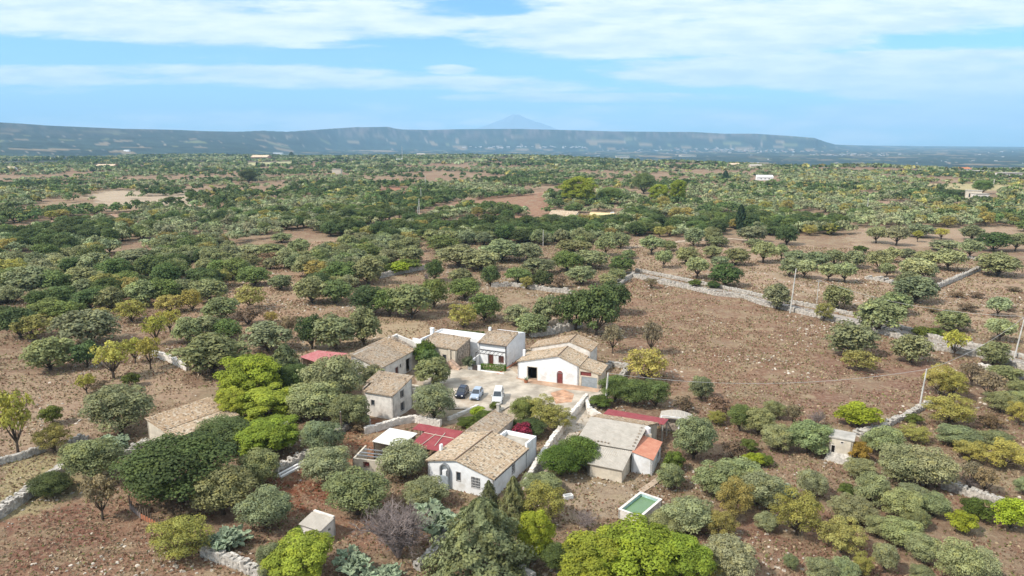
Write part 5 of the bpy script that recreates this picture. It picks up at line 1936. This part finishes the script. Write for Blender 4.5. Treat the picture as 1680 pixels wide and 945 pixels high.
# code, centre px, top py, bottom py, width px  (read off the photograph)
T = """a 30 643 745 58;g 87 667 700 33;y 91 698 748 50;o 201 636 722 92;o 159 722 800 86;d 86 780 822 62;b 168 782 852 52;d 300 724 850 172;d 372 690 748 84;d 245 752 815 70;
o 368 772 858 94;o 430 742 804 64;o 440 806 878 76;y 300 852 930 92;o 539 737 802 70;o 530 692 755 64;o 588 779 858 92;o 664 728 794 76;o 698 790 840 68;p 496 886 970 98;o 450 893 962 46;g 499 861 880 24;
C 790 818 975 150;C 802 788 836 30;C 842 782 872 54;p 877 845 932 54;y 890 800 868 68;o 888 780 816 60;d 912 895 948 46;p 975 885 985 110;p 1045 872 985 140;p 1110 885 985 90;
o 1086 846 884 56;o 1127 822 880 74;y 1182 840 890 46;o 1180 765 826 76;o 1215 757 812 62;o 1242 780 838 72;y 1203 790 862 56;o 1256 843 875 38;o 1195 888 965 80;y 1152 908 962 50;
f 920 735 790 70;f 950 720 775 62;g 1105 742 776 32;o 1100 765 808 42;o 1137 688 762 68;k 1213 665 712 38;o 1243 672 718 46;o 1275 700 745 50;o 1325 695 752 68;g 1226 722 744 28;L 1236 745 768 34;g 1256 748 768 26;n 1203 725 757 36;
y 1305 806 890 74;o 1330 775 822 46;L 1407 666 706 62;o 1446 704 752 56;r 1408 726 764 32;o 1408 755 790 44;o 1478 736 800 80;o 1520 740 810 74;o 1572 702 738 64;o 1632 708 736 42;y 1498 698 731 42;y 1590 725 762 48;y 1645 725 776 66;
g 1388 795 820 26;o 1425 780 836 56;o 1396 820 866 64;o 1474 806 858 58;o 1495 798 835 46;o 1531 812 853 44;o 1505 838 874 36;y 1378 853 918 68;o 1438 848 888 36;o 1477 855 906 58;o 1512 880 931 48;o 1450 892 946 36;y 1412 908 952 32;
o 1345 918 962 46;o 1382 920 964 42;o 1568 893 968 62;o 1605 905 968 54;o 1510 930 962 36;o 1296 912 938 22;L 1577 842 880 42;L 1655 822 876 58;g 1600 822 858 48;o 1678 785 816 28;b 1592 760 800 40;b 1615 770 812 36;
o 1397 532 590 72;y 1408 577 613 48;o 1493 550 600 54;a 1564 543 586 40;y 1540 600 652 48;y 1560 606 658 44;b 1592 597 634 42;y 1556 650 704 68;b 1622 612 656 48;o 1639 645 681 44;o 1645 602 626 50;o 1668 625 650 36;o 1674 642 667 38;
o 1627 562 604 44;O 1638 524 560 42;y 1672 660 702 38;n 1625 680 706 36;g 1498 680 698 24;o 1273 466 510 42;o 1374 470 509 47;y 1351 498 529 30;o 1440 492 551 64;o 1468 480 518 44;o 1500 455 500 62;O 1504 425 461 50;o 1490 448 485 44;
O 1636 487 520 34;o 1559 510 546 48;g 1512 537 553 26;g 1534 538 554 26;o 1636 417 456 62;n 1570 480 490 24;n 1600 480 490 24;n 1662 470 480 22;n 1585 500 512 30;n 1650 500 512 26;n 1530 505 514 22;
O 1437 372 399 33;O 1470 371 403 36;o 1510 368 391 44;o 1593 370 395 36;o 1548 394 413 44;O 1555 409 444 48;o 1520 413 441 38;O 1591 393 424 36;d 1628 382 414 44;o 1503 424 461 52;O 1441 411 447 38;O 1454 432 455 22;O 1463 406 431 28;o 1487 408 425 28;o 1368 411 436 32;
o 1400 412 441 38;O 1386 432 464 36;O 1359 432 461 32;o 1337 414 443 36;g 1411 403 415 22;a 1505 378 397 16;a 1544 375 393 22;O 1665 383 412 32;y 1655 385 400 24;
O 1069 387 418 38;O 1089 411 440 28;o 1097 395 413 26;o 1126 406 435 36;O 1143 423 457 40;d 1190 434 473 48;o 1168 404 425 30;o 1207 408 437 38;o 1180 421 439 30;O 1252 397 431 42;O 1282 401 426 22;o 1305 411 433 34;o 1295 424 456 30;O 1320 427 457 34;
o 1138 374 405 30;o 1168 373 401 34;o 1176 388 406 30;o 1233 372 400 46;o 1238 392 407 28;Y 1214 337 381 13;d 1115 355 375 36;d 1146 354 376 38;d 1290 370 403 36;g 1140 459 471 20;d 1170 462 474 20;k 1020 420 451 38;o 1012 441 464 30;o 1032 410 425 22;o 1018 383 409 30;b 1068 457 473 22;
k 728 386 418 48;o 752 402 441 58;o 788 412 446 60;o 823 394 431 62;o 868 400 431 46;o 882 424 453 50;k 930 413 447 46;o 968 412 443 54;O 994 388 420 34;o 943 396 417 52;d 713 426 463 30;o 756 441 471 40;k 762 458 494 50;d 805 437 471 28;k 850 440 466 42;d 889 444 475 30;
y 864 454 476 22;o 953 438 469 42;o 998 450 473 30;n 918 452 475 30;o 675 469 526 60;k 640 474 522 50;d 608 470 519 60;k 712 459 509 46;y 760 500 541 44;k 795 484 531 52;o 847 502 537 42;o 873 516 554 52;o 898 487 536 44;d 945 477 546 62;d 978 469 556 68;d 1005 464 519 48;
o 675 404 433 36;g 670 425 446 40;o 625 388 413 32;k 602 400 429 44;o 640 410 433 38;o 673 390 415 32;L 656 430 451 40;g 635 434 452 36;o 605 424 469 44;k 560 430 471 52;k 552 461 501 56;o 512 455 501 52;o 505 420 456 42;o 492 393 419 34;o 540 398 421 42;
o 413 402 423 46;o 446 400 423 46;n 446 421 435 46;o 462 383 399 32;k 418 438 471 48;o 460 452 477 36;y 412 470 511 48;n 408 503 536 46;y 445 512 531 24;d 512 518 576 44;o 552 520 579 62;o 598 508 571 54;o 440 530 581 68;o 350 552 622 96;o 310 523 567 46;b 475 520 557 36;
y 55 517 563 58;y 217 493 531 46;y 316 475 513 36;y 278 485 516 42;a 257 520 565 36;a 280 510 546 36;y 166 505 521 26;y 218 455 493 28;o 148 510 573 86;o 84 556 614 66;d 143 562 607 44;a 187 562 622 54;a 222 555 596 36;a 247 555 606 34;a 143 615 646 28;n 165 625 648 28;g 216 612 637 28;
d 35 505 559 56;k 80 492 531 56;k 112 495 534 50;d 10 503 541 40;o 72 475 501 48;d 110 470 496 38;k 150 475 513 50;o 182 472 512 46;o 235 460 506 50;k 268 458 502 46;o 302 460 486 46;o 55 438 490 60;k 90 445 488 50;o 135 440 481 62;o 160 415 462 56;k 190 425 468 50;k 210 445 476 40;
o 222 410 446 56;k 250 420 462 54;d 285 428 464 52;d 330 440 470 44;o 345 460 500 50;o 365 490 530 52;o 340 520 560 44;k 375 525 560 44;k 20 440 478 46;o 15 470 500 40;
p 412 588 665 100;p 440 640 700 90;p 385 640 700 56;p 445 692 755 96;C 470 565 640 70;d 485 600 648 46;p 410 700 745 60;o 548 588 672 96;o 520 630 700 80;o 575 650 710 60;o 610 600 640 40;o 709 590 640 50;o 712 634 696 64;g 700 560 600 30;g 682 570 600 24;k 705 575 612 34;
k 860 655 700 44;y 888 650 705 50;y 915 668 712 48;d 870 690 722 48;y 1060 574 630 62;b 1068 530 582 34;b 1005 535 580 34;k 1008 618 665 50;k 1040 625 672 52;k 1075 625 672 44;g 985 650 672 36;o 1150 620 660 38;n 1180 650 690 34;n 1120 650 680 30;y 1175 675 700 30;
g 770 690 706 40;g 795 675 700 32;L 785 668 690 26;g 848 690 712 26;n 590 690 712 26;b 1300 665 700 30;o 1270 660 690 34;g 812 660 676 18"""
TREES = []
for ln in T.replace('\n', '').split(';'):
    q = ln.split()
    if q:
        TREES.append((q[0], *map(float, q[1:])))

LAND = [('the arched cabinet farmhouse', 780, 760), ('the big barn', 920, 600), ('the hedged white house', 800, 580), ('the two-storey house', 635, 650), ('the long stable', 635, 570),
        ('the faded red sheds', 525, 590), ('the cream cottage', 300, 690), ('the white shed roof', 650, 718), ('the grey-roofed farm', 1020, 715), ('the green water basin', 1053, 828),
        ('the tower-like hut', 1385, 720), ('the tiny shed', 525, 865), ('the leaning white pole', 1508, 640), ('the tall lane pole', 1298, 478), ('the right edge pole', 1667, 555),
        ('the straight upper field wall', 1570, 460), ('the left field wall', 275, 590), ('the wide tumbled wall', 60, 808), ('the pale bottom wall', 385, 925), ('the lower right wall', 1595, 812),
        ('the red far clearing', 830, 335), ('the yellow-roofed house', 990, 358), ('the slender cypress', 1214, 360), ('the pale broken wall', 870, 474), ('the pole in the olives', 891, 390),
        ('the courtyard cars', 785, 650), ('the bare purple tree', 650, 870), ('the lane end', 1035, 455), ('the wooden pen fence', 250, 860), ('the left clearing wall', 665, 450),
        ('the far left dirt strip', 120, 365), ('the lone broken wall at right', 1445, 460), ('the far right grey house', 1596, 328)]
ORD = ['closest', 'second closest', 'third closest', 'fourth closest', 'fifth closest', 'sixth closest', 'seventh closest', 'eighth closest', 'ninth closest', 'tenth closest', 'eleventh closest', 'twelfth closest', 'thirteenth closest', 'fourteenth closest', 'fifteenth closest']
GROUPS = {'olive_tree': 'olive trees in the orchards', 'carob_tree': 'dense dark trees', 'almond_tree': 'yellowing almond trees', 'shrub': 'green bushes', 'pine_tree': 'bright pines', 'dry_shrub': 'dry brown bushes', 'broadleaf_tree': 'mid green broad trees', 'conifer': 'pointed conifers', 'fig_tree': 'fig trees'}


def sides(px, py):
    d = [(math.hypot(px - l[1], (py - l[2]) * 1.6), l) for l in LAND]
    dist, l = min(d, key=lambda q: q[0])
    dx, dy = px - l[1], (py - l[2]) * 1.6
    if abs(dx) > abs(dy):
        s = 'right of' if dx > 0 else 'left of'
    else:
        s = 'in front of' if dy > 0 else 'behind'
    return s, l[0], dist


keys = {}
info = []
for i, (c, px, pt_, pb, wp) in enumerate(TREES):
    s, l, dist = sides(px, (pt_ + pb) / 2)
    k = (NAMES[c][3], s, l)
    keys.setdefault(k, []).append((dist, i))
    info.append(k)
rank = {}
for k, v in keys.items():
    for n_, (dist, i) in enumerate(sorted(v)):
        rank[i] = (n_, len(v))

PLACED = []
CNT = {}


def add_tree(code, x, y, w, h, label, group, z=0.0, hi=False, rz=None):
    kind, name, cat, _ = NAMES[code]
    pool = VARHI[kind] if hi and kind in VARHI else VAR[kind]
    cm, tm_ = pool[random.randrange(len(pool))]
    root = bpy.data.objects.new(name, None)
    root.location = (x, y, z)
    root.rotation_euler.z = random.uniform(0, 6.28) if rz is None else rz
    e_ = random.uniform(.9, 1.12)
    root.scale = (w * e_, w / e_, h)
    root.empty_display_size = .3
    COL.objects.link(root)
    tag(root, label, cat, group)
    c = bpy.data.objects.new('crown', cm)
    t = bpy.data.objects.new('trunk', tm_)
    b = COLS[code]
    v = random.uniform(.82, 1.2)
    g_ = random.uniform(.93, 1.07)
    c.color = (min(1, b[0] * v * g_), min(1, b[1] * v), min(1, b[2] * v * random.uniform(.82, 1.06)), 1)
    for o in (c, t):
        COL.objects.link(o)
        o.parent = root
    CNT[name] = CNT.get(name, 0) + 1
    return root


for i, (c, px, pt_, pb, wp) in enumerate(TREES):
    kind, name, cat, word = NAMES[c]
    trunky = kind in ('trunkolive', 'almond')
    g0 = U(px, pb)
    k = depth(g0) / F
    w = wp * k
    if trunky:
        base = g0
    else:
        # the crown's front edge touches the row pb; the trunk stands half a crown further back
        base = U(px, pb)
        base.y += w * .30
        base.x *= (base.y / g0.y)
    h = hgt(base, pt_)
    w = wp * depth(base) / F * 1.02
    h = max(h, w * .38)
    n_, tot = rank[i]
    s, l = info[i][1], info[i][2]
    lab = (f'{word} {s} {l}' if tot == 1 else f'{word} {s} {l}, {ORD[min(n_, 14)]} to it')
    if len(lab.split()) > 16:
        lab = lab.replace(' to it', '').replace('bushy ', '').replace(' on a bare trunk', ' with trunk')
    add_tree(c, base.x, base.y, w * 1.05, h * 1.0, lab, GROUPS.get(name), hi=(pb > 640))
    PLACED.append((base.x, base.y, w / 2))

# the leafless purple-grey tree
b0 = U(652, 925)
b0.y += 1
bt = empty('bare_tree', b0, 0, 'leafless purple-grey tree with fine upright twigs near the bottom centre', 'tree')
o = link('branches', BARE[0], bt)
wd = 106 * depth(b0) / F
o.scale = (wd, wd, hgt(b0, 812))
o = link('branches', BARE[1], bt)
o.rotation_euler.z = 1.1
o.scale = (wd * .85, wd * .85, hgt(b0, 830))
for (px, py, pt2, wp, lb) in ((960, 866, 838, 44, 'low leafless thicket left of the big bright pine'), (1590, 800, 778, 34, 'grey leafless bush behind the lower right wall'), (1340, 700, 672, 30, 'bare grey bush left of the tower-like hut'),
                              (935, 506, 482, 22, 'small bare tree in front of the pale broken wall'), (1110, 690, 668, 20, 'bare twiggy bush right of the stone hut'), (700, 470, 444, 8, 'thin bare sapling in front of the field wall left of centre')):
    q = U(px, py)
    tr = empty('bare_tree', q, random.random() * 6, lb, 'tree')
    o = link('branches', BARE[1], tr)
    ww = wp * depth(q) / F
    o.scale = (ww, ww, hgt(q, pt2))
# prickly pears
for (px, pt2, py, wp, lb) in ((370, 860, 903, 58, 'prickly pear clump right of the yellowish tree at lower left'), (722, 820, 874, 66, 'large prickly pear clump between bare tree and conifer'),
                              (585, 896, 942, 52, 'prickly pear clump right of the green pine at the bottom'), (632, 922, 952, 44, 'low prickly pear at the bottom edge below the bare tree'), (190, 712, 738, 50, 'pale prickly pear below the olive left of the cottage'),
                              (342, 880, 902, 26, 'small prickly pear at the end of the pale bottom wall'), (1000, 768, 784, 16, 'small cactus at the foot of the cream lean-to wall'), (1298, 795, 815, 26, 'blue-green spiky plant among right olives'),
                              (1478, 500, 520, 12, 'pale cactus beside the lane at right'), (596, 676, 700, 26, 'prickly pear beside the timber pole')):
    q = U(px, py)
    q.y += .5
    ww = wp * depth(q) / F
    tr = empty('prickly_pear', q, random.random() * 6, lb, 'cactus')
    o = link('pads', CACT[random.randrange(2)], tr)
    o.scale = (ww, ww, hgt(q, pt2) * .95)
# bougainvillea
q = U(858, 722)
bg_ = empty('bougainvillea', q, 0, 'dark red flowering bougainvillea behind the white farmhouse roof', 'shrub')
o = link('crown', VAR['shrub'][0][0], bg_)
o.color = (.26, .03, .06, 1)
ww = 34 * depth(q) / F
o.scale = (ww, ww, hgt(q, 694))
# hedge by the white house, climbers on the stable
def hedge(px0, px1, py0, py1, w, h, label, col, name='hedge'):
    a, b = U(px0, py0), U(px1, py1)
    m = (a + b) / 2
    cm, _ = crown_mesh('hedge', int(px0), 1.0)
    r_ = empty(name, m, math.atan2((b - a).y, (b - a).x), label, 'hedge')
    o = link('leaves', cm, r_)
    o.color = (*col, 1)
    o.scale = ((b - a).length, w, h)
hedge(790, 829, 607, 609.5, 1.0, 1.3, 'clipped bright green hedge before the white pergola house', (.10, .17, .02))
hedge(771, 779, 604, 602, .8, 1.3, 'small clipped green bush behind the low garden wall', (.05, .10, .02))
hedge(745, 793, 548, 551, .8, 1.0, 'low hedge along the rear of the white terrace building', (.09, .13, .03))
for (px, pt2, py, wp, lb, cl) in ((696, 566, 604, 34, 'green climber covering the corner between the two stables', (.10, .14, .02)), (768, 585, 606, 20, 'grey-green climber beside the ruined masonry', (.13, .15, .08))):
    q = U(px, py)
    tr = empty('climbing_plant', q, 0, lb, 'plant')
    o = link('leaves', VAR['shrub'][1][0], tr)
    o.color = (*cl, 1)
    ww = wp * depth(q) / F
    o.scale = (ww, ww, hgt(q, pt2))

# ------------------------------------------------------------------ woodland fill beyond the hand-placed trees
CLEAR = [W(p) for p in (
    [(0, 376), (60, 364), (235, 346), (236, 358), (120, 373), (0, 396)],
    [(140, 322), (185, 313), (250, 316), (180, 334)], [(235, 325), (300, 322), (300, 332), (240, 334)], [(285, 333), (330, 334), (325, 343), (290, 341)],
    [(355, 405), (470, 386), (600, 390), (600, 400), (520, 430), (420, 440)],
    [(590, 374), (690, 348), (740, 333), (820, 325), (895, 318), (900, 350), (880, 360), (860, 350), (800, 342), (740, 345), (700, 362), (600, 388)],
    [(612, 314), (640, 308), (678, 311), (665, 320), (622, 320)],
    [(0, 248.5), (195, 251), (195, 256.5), (0, 257.5)], [(340, 248), (600, 248), (600, 251), (340, 252)], [(405, 265), (480, 263), (480, 270), (405, 271)],
    [(690, 395), (706, 395), (704, 445), (690, 445)], [(1430, 333), (1500, 331), (1490, 343), (1430, 346)], [(1400, 375), (1680, 372), (1680, 400), (1400, 410)],
    [(1560, 312), (1640, 312), (1640, 334), (1560, 334)], [(890, 352), (1025, 347), (1020, 367), (890, 371)], [(1078, 360), (1105, 360), (1105, 376), (1078, 376)],
    [(1190, 378), (1225, 378), (1225, 392), (1190, 392)], [(290, 430), (330, 432), (330, 450), (300, 452)], [(0, 488), (50, 490), (40, 508), (0, 505)], [(300, 440), (335, 440), (335, 470), (300, 465)],
    [(1230, 290), (1280, 290), (1280, 300), (1230, 300)])]


def scatter(r0, r1, spacing, azmax=40):
    """jittered grid points in polar wedge"""
    out = []
    r = r0
    while r < r1:
        dr = spacing * (1 if r < 900 else 1.15)
        n = int(2 * math.radians(azmax) * r / spacing)
        a = np.radians(np.linspace(-azmax, azmax, n)) + rng.normal(0, .38 * spacing / r, n)
        q = r + rng.normal(0, .33 * dr, n)
        out.append(np.stack([q * np.sin(a), q * np.cos(a)], 1))
        r += dr
    return np.concatenate(out)


def parcel_keep(x, y, thr=.13):
    ca, sa = math.cos(.42), math.sin(.42)
    wob = (fbm(x / 160, y / 160, 701) - .5) * 60
    a = (x * ca + y * sa + wob) / 95.0
    b = (-x * sa + y * ca - wob) / 130.0
    ia, ib = np.floor(a), np.floor(b)
    hv = (np.sin(ia * 12.9898 + ib * 78.233) * 43758.5453) % 1.0
    edge = (np.minimum(a - ia, 1 - (a - ia)) * 95 < 3.0) & (hv > .45)
    dens = np.where(hv < thr, .10, np.where(hv < thr + .2, .55, 1.0))
    return (rng.random(len(x)) < dens) & ~edge


pts = scatter(150, 780, 5.9)
ppx, ppy = proj(pts[:, 0], pts[:, 1], 0)
keep = np.ones(len(pts), bool)
for cpoly in CLEAR:
    keep &= ~in_poly(pts[:, 0], pts[:, 1], cpoly)
dn = fbm(pts[:, 0] / 38, pts[:, 1] / 38, 201)
keep &= dn > .355
keep &= parcel_keep(pts[:, 0], pts[:, 1], .07) | (np.hypot(pts[:, 0], pts[:, 1]) < 500)
lim = np.interp(ppx, [-400, 0, 330, 420, 600, 690, 700, 1000, 1010, 1400, 1700, 2000], [520, 510, 505, 500, 470, 392, 402, 402, 390, 386, 386, 500])
keep &= (ppy < lim) & (ppy > 290)
PL = np.array(PLACED)
for i in np.where(keep)[0]:
    if np.any(np.hypot(PL[:, 0] - pts[i, 0], PL[:, 1] - pts[i, 1]) < PL[:, 2] + 1.6):
        keep[i] = False
near = pts[keep]
near = near[np.argsort(np.hypot(near[:, 0], near[:, 1]))]
far_list = []      # x,y,w,h,code
quota = {'olive_tree': 298, 'carob_tree': 298, 'broadleaf_tree': 298, 'almond_tree': 200, 'shrub': 150}
FILL = {'olive_tree': ('o', 'small grey-green olive crown within the dense middle-distance woodland', 'olive trees in the middle distance'),
        'carob_tree': ('d', 'dark green round crown within the dense middle-distance woodland', 'dark trees in the middle distance'),
        'broadleaf_tree': ('k', 'mid green round crown within the dense middle-distance woodland', 'green trees in the middle distance'),
        'almond_tree': ('y', 'yellowish crown within the dense middle-distance woodland', 'yellow trees in the middle distance')}


def species(x, y, px, py):
    n = float(fbm(np.array([x / 70]), np.array([y / 70]), 301)[0]) + random.gauss(0, .11)
    yel = 0.07 + (.14 if (px > 1280 and 285 < py < 330) or (px > 1480 and 330 < py < 372) else 0) + (.12 if px < 130 and 300 < py < 350 else 0)
    if random.random() < yel:
        return 'almond_tree'
    left = 1 if px < 700 else 0
    if n > .60 - .07 * left:
        return 'carob_tree'
    if n > .50 - .04 * left:
        return 'broadleaf_tree'
    return 'olive_tree'


nx_, ny_ = proj(near[:, 0], near[:, 1], 0)
for (x, y), px, py in zip(near, nx_, ny_):
    sp_ = species(x, y, px, py)
    w = random.uniform(5.4, 9.2) * (1.12 if sp_ == 'carob_tree' else 1)
    h = w * random.uniform(.62, .86)
    inframe = -60 < px < 1740
    if inframe and CNT.get(sp_, 0) < quota[sp_]:
        c, lb, gr = FILL[sp_]
        add_tree(c, x, y, w, h, lb, gr)
    else:
        far_list.append((x, y, w, h, FILL[sp_][0]))

# special far groups: three big bright pines, dark pines
for (c, px, pt_, pb, wp, lb) in (('p', 948, 291, 336, 56, 'largest bright green round pine behind the beige farmhouse'), ('k', 1056, 284, 318, 36, 'tall green tree right of the largest far pine'),
                                 ('p', 1080, 303, 332, 30, 'small bright pine below the tall green far tree'), ('p', 1112, 296, 334, 26, 'narrow bright pine at the right of the far pines'), ('k', 1000, 308, 334, 44, 'low green tree between the far pines'),
                                 ('k', 1611, 296, 318, 28, 'lone round green tree behind the grey house at far right'), ('d', 408, 278, 300, 30, 'dark wide cluster tree at the left plateau'), ('Y', 478, 246, 254, 7, 'tiny dark cypress on the skyline at left'),
                                 ('d', 905, 352, 372, 40, 'dark clipped tree mass left of the beige farmhouse'), ('d', 1080, 352, 378, 30, 'dark round tree right of the yellow-roofed house'), ('Y', 1190, 280, 296, 8, 'dark narrow cypress on the right plateau'),
                                 ('d', 1560, 311, 326, 56, 'long dark tree mass left of the grey house at far right')):
    g0 = U(px, pb)
    w = wp * depth(g0) / F
    z = float(terrain(g0.x, g0.y))
    add_tree(c, g0.x, g0.y, w, hgt(g0, pt_), lb, None, z=z, hi=(wp > 25))

# the remaining woodland: one object of many small leaf faces
for (r0, r1, spc, wr) in ((780, 1250, 8.4, (6, 10)), (1250, 3000, 16.0, (9, 17))):
    q = scatter(r0, r1, spc, 38)
    k = np.ones(len(q), bool)
    for cpoly in CLEAR:
        k &= ~in_poly(q[:, 0], q[:, 1], cpoly)
    k &= fbm(q[:, 0] / 90, q[:, 1] / 90, 401) + .35 * (fbm(q[:, 0] / 24, q[:, 1] / 40, 411) - .5) > .405
    k &= parcel_keep(q[:, 0], q[:, 1], .15)
    q = q[k]
    pa, pb_ = proj(q[:, 0], q[:, 1], 0)
    nn_ = fbm(q[:, 0] / 120, q[:, 1] / 120, 301) + rng.normal(0, .10, len(q))
    for (x, y), n_, a_, bb in zip(q, nn_, pa, pb_):
        w = random.uniform(*wr)
        c = 'd' if n_ > .56 - .06 * min(1, max(0, (math.hypot(x, y) - 900) / 1200)) else ('k' if n_ > .48 else 'o')  # dark crowns commoner with distance, standing in for aerial darkening
        if random.random() < (.13 if a_ > 1250 and bb > 283 else .03):
            c = 'y'
        far_list.append((x, y, w, min(w * .6, 6.0), c))


def build_far():
    FL = np.array([(a, b, c, d) for a, b, c, d, _ in far_list])
    cc = np.array([COLS[e] for *_, e in far_list])
    cc = cc * rng.uniform(.75, 1.25, (len(cc), 1)) * rng.uniform(.93, 1.07, (len(cc), 3))
    dist = np.hypot(FL[:, 0], FL[:, 1])
    z = terrain(FL[:, 0], FL[:, 1])
    nq = np.interp(dist, [150, 350, 600, 800, 1250, 3000], [420, 260, 120, 70, 24, 12]).astype(int)
    ti = np.repeat(np.arange(len(FL)), nq)
    n = len(ti)
    # five lobes a tree
    NL = 6
    lob = rng.normal(size=(len(FL), NL, 3)) * np.array([.17, .17, .12])
    lob[..., 2] += .52
    li = rng.integers(0, NL, n)
    lc = lob[ti, li]
    D = rdirs(rng, n)
    D[:, 2] = np.where(D[:, 2] < -.2, -D[:, 2], D[:, 2])
    C = lc + D * (.24 * (1 - .3 * rng.random(n) ** 2))[:, None]
    C[:, 2] = np.maximum(C[:, 2], .05)
    C = C * FL[ti][:, [2, 2, 3]]
    C[:, 0] += FL[ti, 0]
    C[:, 1] += FL[ti, 1]
    C[:, 2] += z[ti]
    Nn_ = D + np.array([0, 0, .25]) + rng.normal(0, .45, (n, 3))
    Nn_ /= np.linalg.norm(Nn_, axis=1)[:, None]
    size = FL[ti, 2] * np.sqrt(2.6 / nq[ti])
    Q = leaf_quads(rng, C, Nn_, size, 1.2)
    lt = rng.normal(1, .16, (len(FL), NL))
    col = 1.12 * cc[ti] * (lt[ti, li] * rng.uniform(.8, 1.2, n))[:, None]
    me = quads_mesh('far_woodland', Q, None, np.clip(col, .005, .6))
    me.materials.append(M['farleaf'])
    tag(link('far_woodland', me), 'endless far woodland of small olive and dark crowns covering the plateau to its edge', 'woodland', kind='stuff')
    print('far trees', len(FL), 'quads', n, CNT)


build_far()


# ------------------------------------------------------------------ ground cover: dry grass, weeds, loose stones
def ground_stuff():
    n = 230000
    a = np.radians(rng.uniform(-40, 40, n))
    r = 58 + (330 - 58) * rng.random(n) ** 1.15
    x, y = r * np.sin(a), r * np.cos(a)
    px, py = proj(x, y, 0)
    dn = fbm(x / 7, y / 7, 501) + rng.normal(0, .06, n)
    k = dn > .40
    yard = W([(690, 585), (850, 600), (1000, 630), (985, 660), (930, 710), (840, 700), (700, 700), (600, 700), (560, 600)])
    k &= ~in_poly(x, y, yard)
    x, y, r, dn = x[k], y[k], r[k], dn[k]
    n = len(x)
    C = np.stack([x, y, np.full(n, .10)], 1)
    Nn_ = rng.normal(size=(n, 3)) * np.array([1, 1, .5])
    Nn_ /= np.linalg.norm(Nn_, axis=1)[:, None]
    Q = leaf_quads(rng, C, Nn_, np.interp(r, [60, 330], [.20, .5]), 1.6)
    Q[..., 2] = np.maximum(Q[..., 2], .02)
    pal = np.array([(0.50, 0.38, 0.24), (0.42, 0.32, 0.19), (0.36, 0.23, 0.15), (0.22, 0.23, 0.08), (0.26, 0.13, 0.08), (0.58, 0.47, 0.33)])
    col = pal[rng.choice(6, n, p=[.22, .24, .22, .14, .12, .06])] * rng.uniform(.6, 1.0, (n, 1))
    me = quads_mesh('dry_grass', Q, None, col)
    me.materials.append(M['farleaf'])
    tag(link('dry_grass', me), 'dry grass tufts and weeds scattered over the brown soil', 'grass', kind='stuff')
    # loose stones
    n = 16000
    a = np.radians(rng.uniform(-40, 40, n))
    r = 58 + 200 * rng.random(n) ** 1.2
    x, y = r * np.sin(a), r * np.cos(a)
    k = (fbm(x / 11, y / 11, 601) + rng.normal(0, .05, n)) > .585
    k &= ~in_poly(x, y, yard)
    for bx, by, br in ((-6, 90, 9), (-3.5, 101, 4), (14, 98, 8), (8, 135, 11), (-22, 112, 5), (-51, 102, 7), (16, 79.5, 3.3)):
        k &= np.hypot(x - bx, y - by) > br
    x, y, r = x[k], y[k], r[k]
    n = len(x)
    base = np.array([(-1, -1, -.4), (1, -1, -.4), (1, 1, -.4), (-1, 1, -.4), (-.6, -.7, .7), (.7, -.5, .6), (.5, .7, .75), (-.7, .6, .6)])
    fc = [(4, 5, 6, 7), (0, 1, 5, 4), (1, 2, 6, 5), (2, 3, 7, 6), (3, 0, 4, 7)]
    s = (rng.uniform(.06, .22, n) * np.interp(r, [60, 260], [.8, 1.7]))[:, None, None]
    V = base[None] * s * rng.uniform(.6, 1.4, (n, 8, 3))
    th = rng.uniform(0, 6.28, n)
    ca, sa = np.cos(th)[:, None], np.sin(th)[:, None]
    V = np.stack([V[..., 0] * ca - V[..., 1] * sa + x[:, None], V[..., 0] * sa + V[..., 1] * ca + y[:, None], V[..., 2] * .6 + .06], -1)
    Q = np.concatenate([V[:, list(f)] for f in fc])
    cst = np.array((.50, .44, .36)) * rng.uniform(.6, 1.25, (n, 1))
    me = quads_mesh('loose_stones', Q, None, np.concatenate([cst] * 5))
    m, nt = new_mat('loose stone')
    g = N(nt)
    g.out(g.bsdf(g.node('ShaderNodeAttribute', attribute_name='leafcol').outputs['Color'], .95, .1))
    me.materials.append(m)
    tag(link('loose_stones', me), 'pale loose stones strewn over the reddish soil', 'stones', kind='stuff')


ground_stuff()
